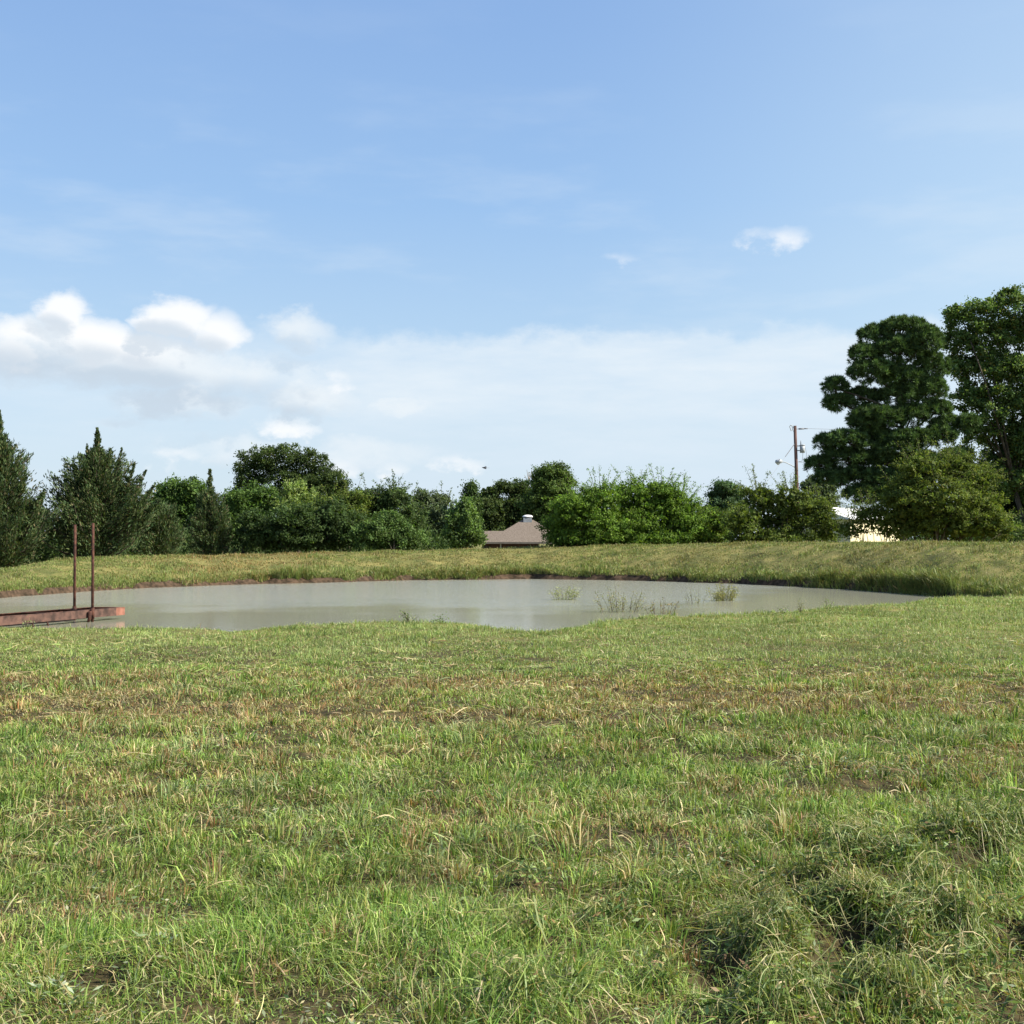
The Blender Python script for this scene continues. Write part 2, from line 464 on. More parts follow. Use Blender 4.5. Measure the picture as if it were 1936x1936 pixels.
def height(x, y):
    x = np.asarray(x, float); y = np.asarray(y, float)
    a = np.arctan2(x, y); r = np.hypot(x, y)
    rn, rf, gap, zc = shore(a)
    zf = -0.46 * sst(2, 27, r) + (fbm(x * .35, y * .35, 3, 3) - .5) * .14 * sst(2, 8, r)
    micro = ((fbm(x * 1.6, y * 1.6, 21, 3) - .5) * .09 + (vnoise(x * 4.3, y * 4.3, 23) - .5) * .045) * sst(34, 12, r)
    lump = (fbm(x * .8, y * .8, 61, 3) - .5) * .16 + (fbm(x * 2.1, y * 2.1, 63, 2) - .5) * .16
    zf = zf + micro + mound_h(x, y)
    near = zf * 1.0
    drop = sst(rn - 1.4, rn + .15, r) * gap
    near = near * (1 - drop) + (WATER - .06) * drop
    tt = np.clip((r - rn) / np.maximum(rf - rn, .05), 0, 1)
    floor = WATER - .06 - .6 * np.sin(math.pi * tt) * gap
    t = r - rf
    b0 = (WATER - .06) * gap + (-.46) * (1 - gap)
    bank = .30 * gap
    up = b0 + bank * sst(-.1, .45, t)
    sl = np.clip((t - .35) / 7.6, 0, 1)
    sl = np.where(sl < 1, np.sin(sl * math.pi / 2) ** .9 * .62 + sl * .38, 1)
    dam = up + (zc - (b0 + bank)) * sl + lump * sst(.5, 2.5, t) * sst(9.0, 5.5, t) 
    dn = sst(10.5, 24, t)
    dam = dam * (1 - dn) + BACK * dn
    far = np.where(t > 24, BACK + (fbm(x * .03, y * .03, 77, 3) - .5) * .4 * sst(24, 60, t), dam)
    z = np.where(r < rn, near, np.where(r < rf, np.where(gap > 0.01, floor, near), far))
    blend = sst(R(150), R(80), np.abs(a))
    flat = -.46 * sst(2, 27, r) + micro + mound_h(x, y)
    return z * blend + flat * (1 - blend)


def build_ground():
    A1 = np.arange(-40, 40.01, .2); A0 = np.arange(-180, -40, 3.5); A2 = np.arange(43.5, 180.1, 3.5)
    A = np.radians(np.concatenate([A0, A1, A2]))
    rn, rf, gap, zc = shore(A)
    rows = []
    g1 = np.geomspace(.6, 1.0, 1)
    s1 = np.concatenate([np.geomspace(.03, .94, 230), np.linspace(.945, 1.0, 14)])
    for s in s1: rows.append(rn * s)
    for s in np.linspace(.06, .98, 14): rows.append(rn + (rf - rn) * s)
    for t in np.concatenate([np.linspace(0, .6, 9), np.linspace(.8, 9, 42), np.linspace(9.4, 26, 26), np.geomspace(30, 5000, 40)]): rows.append(rf + t)
    RR = np.array(rows)
    RR = np.maximum.accumulate(RR, axis=0)
    X, Y = RR * np.sin(A), RR * np.cos(A)
    Z = height(X, Y)
    m, n = RR.shape
    v = np.stack([X, Y, Z], -1).reshape(-1, 3)
    v = np.concatenate([v, [[0, 0, float(height(np.array([0.]), np.array([.01]))[0])]]])
    i = np.arange(m - 1)[:, None] * n + np.arange(n - 1)[None]
    q = np.stack([i, i + n, i + n + 1, i + 1], -1).reshape(-1, 4)
    j = np.arange(n - 1)
    tri = np.stack([j, j + 1, np.full(n - 1, m * n)], -1)
    a = np.arctan2(v[:, 0], v[:, 1]); r = np.hypot(v[:, 0], v[:, 1])
    rn2, rf2, gp2, _ = shore(a)
    t = r - rf2
    soil = np.zeros(len(v))
    soil = np.where((t > -3) & (t < 1.0), gp2 * sst(1.0, .45, t), soil)
    soil = np.where((r > rn2 - .45) & (t <= 0), gp2, soil)
    cols = np.zeros((len(v), 3)); cols[:, 0] = soil; cols[:, 1] = sst(32, 20, r)
    m_, nt, out = new_mat('soil_and_thatch'); N, L = nt.nodes, nt.links
    at = N.new('ShaderNodeAttribute'); at.attribute_name = 'Col'
    sp = N.new('ShaderNodeSeparateColor'); L.new(at.outputs['Color'], sp.inputs[0])
    geo = N.new('ShaderNodeNewGeometry')
    def noise(sc, d=6):
        k = N.new('ShaderNodeTexNoise'); k.inputs['Scale'].default_value = sc; k.inputs['Detail'].default_value = d; L.new(geo.outputs['Position'], k.inputs['Vector']); return k.outputs[0]
    def ramp(f, c1, c2, a, b):
        k = N.new('ShaderNodeValToRGB'); L.new(f, k.inputs[0]); e = k.color_ramp.elements
        e[0].position, e[1].position = a, b; e[0].color, e[1].color = (*c1, 1), (*c2, 1); return k.outputs[0]
    thatch = ramp(noise(9, 9), (.022, .018, .009), (.075, .060, .028), .35, .66)
    turf = ramp(noise(1.1, 8), (.085, .095, .03), (.19, .165, .06), .36, .66)
    red = ramp(noise(5, 8), (.026, .019, .012), (.085, .056, .037), .36, .66)
    def mix(f, a, b):
        k = N.new('ShaderNodeMix'); k.data_type = 'RGBA'; L.new(f, k.inputs[0]); L.new(a, k.inputs[6]); L.new(b, k.inputs[7]); return k.outputs[2]
    c = mix(sp.outputs[1], turf, thatch); c = mix(sp.outputs[0], c, red)
    p = N.new('ShaderNodeBsdfPrincipled'); L.new(c, p.inputs['Base Color']); p.inputs['Roughness'].default_value = .95; p.inputs['Specular IOR Level'].default_value = .1
    b = N.new('ShaderNodeBump'); b.inputs['Strength'].default_value = .7; b.inputs['Distance'].default_value = .04
    L.new(noise(14, 8), b.inputs['Height']); L.new(b.outputs[0], p.inputs['Normal']); L.new(p.outputs[0], out.inputs[0])
    g = mesh_np('ground', v, [q, tri], cols, m_, smooth=True)
    tag(g, kind='structure')


build_ground()


def build_water():
    A = np.radians(np.arange(-36, 26.01, .25))
    rn, rf, gap, _ = shore(A)
    ok = gap > .0
    A, rn, rf = A[ok], rn[ok], rf[ok]
    S = np.linspace(0, 1, 40)
    RR = (rn - .15)[None] + S[:, None] * ((rf + .25) - (rn - .15))[None]
    v = np.stack([RR * np.sin(A), RR * np.cos(A), np.full(RR.shape, WATER)], -1).reshape(-1, 3)
    n = len(A); i = np.arange(39)[:, None] * n + np.arange(n - 1)[None]
    q = np.stack([i, i + n, i + n + 1, i + 1], -1).reshape(-1, 4)
    m, nt, out = new_mat('muddy_water'); N, L = nt.nodes, nt.links
    geo = N.new('ShaderNodeNewGeometry')
    mp = N.new('ShaderNodeMapping'); L.new(geo.outputs['Position'], mp.inputs[0]); mp.inputs['Scale'].default_value = (1, 1.6, 1)
    n1 = N.new('ShaderNodeTexNoise'); n1.inputs['Scale'].default_value = 5; n1.inputs['Detail'].default_value = 5; L.new(mp.outputs[0], n1.inputs[0])
    n2 = N.new('ShaderNodeTexNoise'); n2.inputs['Scale'].default_value = .16; n2.inputs['Detail'].default_value = 3; L.new(mp.outputs[0], n2.inputs[0])
    sep = N.new('ShaderNodeSeparateXYZ'); L.new(geo.outputs['Position'], sep.inputs[0])
    # wind ripples grow away from the sheltered near bank
    ad = N.new('ShaderNodeMath'); ad.operation = 'MULTIPLY_ADD'; L.new(n2.outputs[0], ad.inputs[0]); ad.inputs[1].default_value = 14
    cx = N.new('ShaderNodeMath'); cx.operation = 'MAXIMUM'; L.new(sep.outputs[0], cx.inputs[0]); cx.inputs[1].default_value = 5.0
    cy = N.new('ShaderNodeMath'); cy.operation = 'MULTIPLY_ADD'; L.new(cx.outputs[0], cy.inputs[0]); cy.inputs[1].default_value = -2.0; L.new(sep.outputs[1], cy.inputs[2])
    cz = N.new('ShaderNodeMath'); cz.operation = 'ADD'; L.new(cy.outputs[0], cz.inputs[0]); cz.inputs[1].default_value = 10.0
    L.new(cz.outputs[0], ad.inputs[2])
    mr = N.new('ShaderNodeMapRange'); mr.interpolation_type = 'SMOOTHSTEP'; L.new(ad.outputs[0], mr.inputs[0])
    mr.inputs[1].default_value = 44; mr.inputs[2].default_value = 56; mr.inputs[3].default_value = .07; mr.inputs[4].default_value = 1.3
    b = N.new('ShaderNodeBump'); b.inputs['Distance'].default_value = .05; L.new(mr.outputs[0], b.inputs['Strength']); L.new(n1.outputs[0], b.inputs['Height'])
    p = N.new('ShaderNodeBsdfPrincipled'); p.inputs['Base Color'].default_value = (.245, .245, .195, 1)
    p.inputs['Roughness'].default_value = .10; p.inputs['IOR'].default_value = 1.33
    L.new(b.outputs[0], p.inputs['Normal']); L.new(p.outputs[0], out.inputs[0])
    tag(mesh_np('water', v, [q], None, m, smooth=True), kind='structure')


build_water()


def pal(n, items):
    """random colours from [(weight,(r,g,b)),...] with per-blade jitter"""
    w = np.array([i[0] for i in items], float); w /= w.sum()
    c = np.array([i[1] for i in items])[rng.choice(len(items), n, p=w)]
    return c * rng.uniform(.72, 1.25, (n, 1)) * rng.uniform(.93, 1.07, (n, 3))


GREEN, LIGHT, OLIVE = (.125, .215, .036), (.240, .325, .076), (.225, .235, .068)
STRAW, BROWN, GREYG = (.41, .35, .18), (.21, .135, .062), (.20, .25, .105)
DARKG = (.045, .095, .022)


def field_brown(x, y):
    """share of dead brown grass over the meadow"""
    f = fbm(x * .28, y * .45, 40, 4)
    u = x / np.maximum(y, 1)
    band = sst(10.5, 13, y) * sst(19.0, 16.5, y + 1.5 * (fbm(x * .4, y * .4, 44, 2) - .5)) * sst(.40, .05, u)
    rb = sst(9, 12, y) * sst(22, 17, y) * sst(.08, .3, u) * .42
    small = sst(.56, .70, fbm(x * 1.1, y * 1.1, 41, 3))
    return np.clip(band * sst(.30, .54, f) * 1.0 + rb * sst(.34, .6, f) + small * .55 * sst(22, 12, y) + sst(.60, .72, f) * .45 * sst(22, 16, y), 0, 1)


def build_meadow():
    acc = Acc()
    # sample depth with density ~ n(d)
    d = np.linspace(2.6, 48, 2600)
    nden = np.where(d < 4.5, 6000, 6000 * (4.5 / d) ** 1.45)
    pdf = nden * 2 * (.50 * d + 2.2)
    tot = int(pdf.sum() * (d[1] - d[0]))
    cdf = np.cumsum(pdf); cdf /= cdf[-1]
    y = np.interp(rng.random(tot), cdf, d)
    x = rng.uniform(-1, 1, tot) * (.50 * y + 2.2)
    side_ = np.abs(x) > .47 * y + .25
    a = np.arctan2(x, y); r = np.hypot(x, y)
    rn, rf, gap, _ = shore(a)
    lim = np.where(gap > .06, rn - .1, rf + .4)
    pit = sum(np.exp(-((x - px) ** 2 + (y - py) ** 2) / (pr * pr) * 1.4) for px, py, pr, ph in pits)
    keep = (r < lim) & (~side_ | (rng.random(tot) < .42)) & (rng.random(tot) > np.clip(pit * 1.5, 0, .93))
    clump = fbm(x * 2.2, y * 2.2, 50, 3); big = fbm(x * .6, y * .6, 52, 3)
    keep &= rng.random(tot) < .62 + 1.0 * sst(.3, .6, clump)
    x, y, clump, big = x[keep], y[keep], clump[keep], big[keep]
    n = len(x); z = height(x, y)
    br = field_brown(x, y)
    tuft = sst(.55, .72, fbm(x * 1.4, y * 1.4, 57, 2))
    shoreg = sst(18, 22, y)
    sc = np.maximum(1, (y / 4.5) ** .72)
    h = (.045 + .05 * sst(.35, .7, clump) + .075 * tuft * (1 - br)) * rng.uniform(.5, 1.35, n) * (1 - .25 * br) * (1 + .35 * shoreg)
    h = h * np.where(y > 10, 1 + .012 * (y - 10), 1) * (1 - .35 * sst(17, 21, y))
    lean = np.clip(rng.gamma(2.2, .34, n), .1, 1.6)
    flat_ = rng.random(n) < .42
    h = np.where(flat_, h * .62, h); lean = np.where(flat_, rng.uniform(1.2, 2.0, n), lean)
    az = rng.uniform(0, 2 * math.pi, n) * .75 + (fbm(x * .9, y * .9, 58, 2) * 9)
    w = rng.uniform(.0024, .0058, n) * sc * (1 - .25 * sst(17, 21, y))
    cg = pal(n, [(4.5, GREEN), (4.5, LIGHT), (2.2, OLIVE), (.9, STRAW), (.7, BROWN), (.8, GREYG)])
    cgt = pal(n, [(5, GREEN), (4, LIGHT), (1.6, DARKG), (.6, STRAW)])
    cb = pal(n, [(3, BROWN), (2.6, STRAW), (1.8, OLIVE), (1.0, GREEN), (2.2, (.27, .16, .07))])
    cs = pal(n, [(5, (.21, .28, .088)), (3.5, (.26, .32, .115)), (1.4, OLIVE), (1.0, STRAW), (.6, GREEN)])
    c = np.where((rng.random(n) < tuft * .8)[:, None], cgt, cg)
    c = np.where((rng.random(n) < shoreg * (1 - .55 * sst(.45, .65, big)))[:, None], cs, c)
    c = np.where((rng.random(n) < br)[:, None], cb, c)
    c = c * (.86 + .28 * sst(.3, .7, fbm(x * .5, y * .8, 59, 3)))[:, None]
    base = np.stack([x, y, z - .008], 1)
    acc.blades(base, h, lean, az, w, c)
    # tussocks: blades fanning out of discrete tufts
    d = np.linspace(2.6, 44, 2000)
    pdf = np.where(d < 4.5, 62, 62 * (4.5 / d) ** 1.15) * (d + 4.4)
    tot = int(pdf.sum() * (d[1] - d[0])); cdf = np.cumsum(pdf) / pdf.sum()
    ty = np.interp(rng.random(tot), cdf, d); tx = rng.uniform(-1, 1, tot) * (.5 * ty + 2.2)
    ta = np.arctan2(tx, ty); tr = np.hypot(tx, ty); rn, rf, gap, _ = shore(ta)
    okk = ((np.abs(tx) < .47 * ty + .25) | (rng.random(tot) < .6)) & (tr < np.where(gap > .06, rn - .1, rf + .4)) & (rng.random(tot) < .35 + .9 * sst(.38, .62, fbm(tx * 1.1, ty * 1.1, 55, 3)))
    pit = sum(np.exp(-((tx - px) ** 2 + (ty - py) ** 2) / (pr * pr) * 1.2) for px, py, pr, ph in pits)
    okk &= pit < .45
    tx, ty = tx[okk], ty[okk]; nt_ = len(tx)
    tb = field_brown(tx, ty); ts = np.clip(rng.lognormal(-.1, .38, nt_), .45, 2.1) * (1 - .35 * tb)
    kk = 40; ix = np.repeat(np.arange(nt_), kk); n = len(ix)
    grow = np.maximum(1, (ty / 4.5) ** .45)
    th = rng.uniform(0, 6.283, n); q = np.abs(rng.normal(0, .05, n)) * ts[ix] * grow[ix]
    x, y = tx[ix] + q * np.cos(th), ty[ix] + q * np.sin(th)
    h = (.055 + .06 * rng.random(n)) * ts[ix] * np.maximum(1, (ty[ix] / 6) ** .3)
    h = h * (1 - .58 * sst(15, 20, ty[ix]))
    lean = np.clip(.25 + q / (.05 * ts[ix] * grow[ix]) * .45 + rng.normal(0, .22, n), .05, 1.5)
    w = rng.uniform(.0028, .0066, n) * np.maximum(1, (ty[ix] / 4.5) ** .75) * (1 - .35 * sst(15, 20, ty[ix]))
    tone = rng.random(nt_)
    cA = pal(n, [(4, LIGHT), (3, GREEN), (1, OLIVE), (.5, STRAW)]); cB = pal(n, [(4, GREEN), (2, (.075, .14, .03)), (1.5, LIGHT), (.6, STRAW)])
    cC = pal(n, [(2.6, STRAW), (1.6, OLIVE), (2.4, (.25, .145, .065)), (.8, GREEN)]); cD = pal(n, [(4, (.19, .255, .10)), (2, GREYG), (1, STRAW)])
    tn = tone[ix][:, None]; c = np.where(tn < .42, cA, np.where(tn < .68, cB, np.where(tn < .82, cD, cC)))
    c = np.where((rng.random(n) < tb[ix] * .95)[:, None], cC, c) * rng.uniform(.72, 1.28, nt_)[ix][:, None] * rng.uniform(.75, 1.3, (n, 1))
    cS = pal(n, [(4, (.21, .28, .088)), (3, (.26, .32, .115)), (1, OLIVE), (.6, STRAW)])
    c = np.where((rng.random(n) < .9 * sst(18, 22, ty[ix]) * (1 - .8 * tb[ix]))[:, None], cS, c)
    acc.blades(np.stack([x, y, height(x, y) - .006], 1), h, lean, th + rng.normal(0, .5, n), w, c)
    nf = 30000
    fy = 2.7 + 9 * rng.random(nf) ** 1.3; fx = rng.uniform(-.5, .5, nf) * fy
    kf = rng.random(nf) < .12 + 1.1 * sst(.5, .68, fbm(fx * 1.7, fy * 1.7, 91, 3))
    fx, fy = fx[kf], fy[kf]; nf = len(fx)
    fz = height(fx, fy) + rng.uniform(.005, .06, nf)
    fs = rng.uniform(.012, .030, nf) * (1 + .04 * fy)
    acc.leaves(np.stack([fx, fy, fz], 1), rdir(nf) * (1, 1, .5), rdir(nf) + (0, 0, .9), fs, fs * rng.uniform(.2, .5, nf), pal(nf, [(3, (.085, .145, .045)), (2, (.16, .20, .10)), (1.5, (.24, .25, .16)), (1, BROWN), (1, STRAW)]))
    # scattered broad pale weeds low in the turf
    for (u, v) in [(300, 1830), (330, 1800), (110, 1915), (150, 1930), (1600, 1450)]:
        cx_, cy_ = gpt(u, v); kk = 26
        th = rng.uniform(0, 6.28, kk); rr_ = rng.uniform(.01, .09, kk)
        px, py = cx_ + rr_ * np.cos(th), cy_ + rr_ * np.sin(th)
        acc.leaves(np.stack([px, py, height(px, py) + rng.uniform(.02, .07, kk)], 1), np.stack([np.cos(th), np.sin(th), rng.uniform(-.2, .7, kk)], 1), rdir(kk) * .6 + (0, 0, 1), rng.uniform(.03, .06, kk), rng.uniform(.008, .016, kk),
                   pal(kk, [(2, (.24, .28, .19)), (2, (.17, .23, .11)), (1, (.10, .16, .06))]))
    o = acc.build('meadow_grass', M_grass)
    tag(o, 'short mown grass with green and brown patches covering the near meadow', 'grass', kind='stuff')
    # ---- clippings: cut strands lying on top
    acc = Acc()
    d = np.linspace(2.6, 26, 1500)
    nden = np.where(d < 5, 850, 850 * (5 / d) ** 1.6); pdf = nden * d
    tot = int(pdf.sum() * (d[1] - d[0])); cdf = np.cumsum(pdf) / pdf.sum()
    y = np.interp(rng.random(tot), cdf, d); x = rng.uniform(-.5, .5, tot) * y
    m = fbm(x * .7, y * .7, 70, 3); mh = mound_h(x, y)
    keep = rng.random(tot) < .25 + .9 * sst(.42, .66, m) + 3 * np.clip(mh, 0, .3)
    x, y = x[keep], y[keep]
    # dense mats of long cut weeds on the mounds
    ex, ey = [x], [y]
    for (mx, my, mr, mhh) in mounds[:NHEAP]:
        k = int(2100 * mr * mr / .2 * (5.5 / my) ** 1.2)
        ex.append(mx + rng.normal(0, mr * .52, k)); ey.append(my + rng.normal(0, mr * .52, k))
    nb = len(x); x, y = np.concatenate(ex), np.concatenate(ey)
    onm = np.arange(len(x)) >= nb
    pit = sum(np.exp(-((x - px) ** 2 + (y - py) ** 2) / (pr * pr) * 1.2) for px, py, pr, ph in pits)
    kp = rng.random(len(x)) > np.clip(pit * 1.5, 0, .93)
    x, y, onm = x[kp], y[kp], onm[kp]; n = len(x)
    k = 6; s = np.linspace(0, 1, k)
    ln = (.03 + .19 * rng.random(n) ** 3) * np.where(onm, 1.05, 1) * np.maximum(1, (y / 8) ** .3)
    flow = fbm(x * .8, y * .8, 73, 2) * 7
    th = np.where(rng.random(n) < .45, flow + rng.normal(0, .5, n), rng.uniform(0, 2 * math.pi, n))
    cv = rng.normal(0, .55, n)
    ang = th[:, None] + cv[:, None] * s[None]
    step = ln[:, None] / (k - 1)
    cx = x[:, None] + np.concatenate([np.zeros((n, 1)), np.cumsum(np.cos(ang[:, :-1]) * step, 1)], 1)
    cy = y[:, None] + np.concatenate([np.zeros((n, 1)), np.cumsum(np.sin(ang[:, :-1]) * step, 1)], 1)
    arch = rng.uniform(-.012, .022, n) * np.where(onm, 1.6, 1)
    lift = rng.uniform(.012, .055, n) + np.where(onm, rng.uniform(-.02, .09, n), 0)
    tilt = rng.normal(0, .045, n) * np.where(onm, 1.5, 1)
    cz = height(cx, cy) + lift[:, None] + arch[:, None] * np.sin(s * math.pi)[None] + tilt[:, None] * (s - .5)[None]
    curve = np.stack([cx, cy, cz], -1)
    sv = np.stack([-np.sin(th), np.cos(th), rng.normal(0, .7, n)], 1); sv /= np.linalg.norm(sv, axis=1)[:, None]
    w = rng.uniform(.0015, .0040, n) * np.where(rng.random(n) < .12, 1.9, 1) * np.maximum(1, (y / 5) ** .8)
    width = w[:, None] * np.array([.7, 1, 1, .9, .7, .15])[None]
    c = pal(n, [(4, STRAW), (2, (.30, .27, .12)), (2, GREYG), (2, LIGHT), (1, BROWN)])
    cm = pal(n, [(3.5, (.165, .21, .048)), (2, (.24, .265, .085)), (3, (.085, .135, .028)), (2, (.32, .30, .13)), (1.6, STRAW)])
    c = np.where(onm[:, None], cm, c)
    acc.strips(curve, sv, width, c)
    # ragged leaves within the cut weeds
    lx, ly = [], []
    for (mx, my, mr, mhh) in mounds[:NHEAP]:
        kk = int(1900 * mr * mr / .2 * (5.5 / my) ** 1.2)
        lx.append(mx + rng.normal(0, mr * .6, kk)); ly.append(my + rng.normal(0, mr * .6, kk))
    lx, ly = np.concatenate(lx), np.concatenate(ly)
    pit = sum(np.exp(-((lx - px) ** 2 + (ly - py) ** 2) / (pr * pr) * 1.2) for px, py, pr, ph in pits)
    kp = rng.random(len(lx)) > np.clip(pit * 1.5, 0, .9); lx, ly = lx[kp], ly[kp]; nl = len(lx)
    lz = height(lx, ly) + rng.uniform(.005, .10, nl)
    acc.leaves(np.stack([lx, ly, lz], 1), rdir(nl) * (1, 1, .6), rdir(nl) + (0, 0, .5), rng.uniform(.03, .07, nl), rng.uniform(.006, .016, nl),
               pal(nl, [(3, (.10, .16, .038)), (2, (.17, .21, .065)), (1.5, DARKG), (1, LIGHT), (.8, BROWN)]))
    o = acc.build('hay_clippings', M_grass)
    tag(o, 'cut stalks and straw lying over the mown meadow, thickest in green heaps at the front right', 'cut grass', kind='stuff')


build_meadow()


def build_dam_grass():
    acc = Acc()
    # whole slope
    n = 200000
    a = rng.uniform(R(-31), R(29), n)
    rn, rf, gap, zc = shore(a)
    t = rng.uniform(.2, 11.5, n) ** 1.0
    edge = rng.random(n) < .20
    tm = .12 + .32 * sst(.40, .64, fbm(a * 70, a * 0 + 2.2, 87, 3))
    t = np.where(edge, tm + rng.uniform(0, .7, n), np.maximum(t, tm))
    r = rf + t
    x, y = r * np.sin(a), r * np.cos(a)
    keep = rng.random(n) < .35 + 1.2 * sst(.3, .62, fbm(x * .9, y * .9, 81, 3))
    a, t, x, y, edge, gap = a[keep], t[keep], x[keep], y[keep], edge[keep], gap[keep]
    n = len(x); z = height(x, y)
    pn = fbm(x * .22, y * .3, 82, 4)
    tall = sst(.5, .68, fbm(x * .55, y * .55, 84, 3))
    u = 968 + F * x / y
    rightbank = sst(1450, 1600, u) * sst(1.9, .4, t)
    low = sst(3.2, 1.2, t)
    h = (.09 + .10 * tall + .10 * low) * rng.uniform(.5, 1.4, n)
    h = np.where(t < 1.0, h * (.75 + 1.2 * sst(.46, .66, fbm(a * 40, a * 0, 86, 2))), h) * (1 + .9 * rightbank)
    w = rng.uniform(.016, .036, n) * (y / 60)
    lean = np.clip(rng.gamma(2, .3, n), .1, 1.4)
    tanp = (sst(150, 350, u) * sst(760, 560, u))
    c1 = pal(n, [(3, (.24, .215, .085)), (2.6, (.20, .20, .068)), (2, (.15, .185, .052)), (.7, (.28, .21, .09)), (.5, (.11, .085, .04))])
    c1b = pal(n, [(3, (.29, .20, .085)), (2, (.22, .19, .07)), (1, (.16, .18, .05))])
    c1 = np.where((rng.random(n) < tanp * .8)[:, None], c1b, c1)
    c2 = pal(n, [(3, (.16, .215, .055)), (2, (.21, .24, .075)), (.8, (.10, .15, .04)), (1, (.26, .23, .10))])
    grn = np.clip(sst(.48, .62, pn) * .75 + .6 * low + .5 * sst(450, 60, u), 0, .95)
    c = np.where((rng.random(n) < grn)[:, None], c2, c1)
    dk = sst(.56, .70, fbm(x * 1.1, y * 1.4, 88, 3)) * sst(1, 3, t)
    c = c * (1 - .25 * dk)[:, None]
    h = h * (1 - .5 * dk)
    acc.blades(np.stack([x, y, z - .01], 1), h, lean, rng.uniform(0, 6.28, n), w, c)
    # overhanging tussocks along the right-hand waterline
    for i in range(46):
        uu = rng.uniform(1540, 1790) if i < 34 else rng.uniform(700, 1540)
        aa = math.atan((uu - 968) / F); q = shore(np.array([aa]))
        rr = q[1][0] + rng.uniform(.35, .7); bx, by = rr * math.sin(aa), rr * math.cos(aa)
        kk = 130
        px, py = bx + rng.normal(0, .28, kk), by + rng.normal(0, .16, kk)
        pz = height(px, py)
        hh = rng.uniform(.3, .75, kk) * (1 if i < 34 else .6)
        acc.blades(np.stack([px, py, pz - .02], 1), hh, rng.uniform(.4, 1.3, kk), rng.normal(-math.pi / 2 - .3, 1.0, kk), rng.uniform(.014, .03, kk),
                   pal(kk, [(3, (.14, .19, .05)), (2, (.19, .22, .07)), (1.2, (.08, .11, .03)), (1, (.22, .17, .07))]))
    # seed heads that break the crest line
    k = 1500
    aa = rng.uniform(R(-31), R(29), k); q = shore(aa); rr = q[1] + rng.uniform(7.5, 10.5, k)
    px, py = rr * np.sin(aa), rr * np.cos(aa)
    acc.blades(np.stack([px, py, height(px, py)], 1), rng.uniform(.12, .36, k) * (rng.random(k) ** .6), rng.uniform(.1, .8, k), rng.uniform(0, 6.28, k), rng.uniform(.015, .04, k),
               pal(k, [(2, (.25, .22, .10)), (2, (.16, .18, .06))]))
    o = acc.build('bank_grass', M_grass)
    tag(o, 'rough tan and green grass covering the far pond bank', 'grass', kind='stuff')


build_dam_grass()


# ------------------------------------------------------------------ trees
def ground_at(u, d):
    x = (u - 968) / F * d
    return np.array((x, d, float(height(np.array([x]), np.array([d]))[0])))


def make_lobes(lobes, d, depth=1.0):
    out = []
    for l in lobes:
        u, v, ru, rv = l[:4]; dd = l[4] if len(l) > 4 else rng.uniform(-1, 1)
        rx, rz = ru * d / F, rv * d / F
        ry = depth * (rx + rz) / 2
        c = P(u, v, d + dd * ry * .6)
        out.append((c, np.array((rx, ry, rz))))
    return out


def limb(acc, p0, p1, r0, r1, sag=.1, n=6):
    t = np.linspace(0, 1, n)[:, None]
    L = np.linalg.norm(p1 - p0)
    mid = rng.normal(0, .06 * L, 3)
    pts = p0 * (1 - t) + p1 * t + np.sin(t * math.pi) * (mid + np.array((0, 0, sag * L)))
    acc.tube(pts, np.linspace(r0, r1, n), n=6)
    return pts


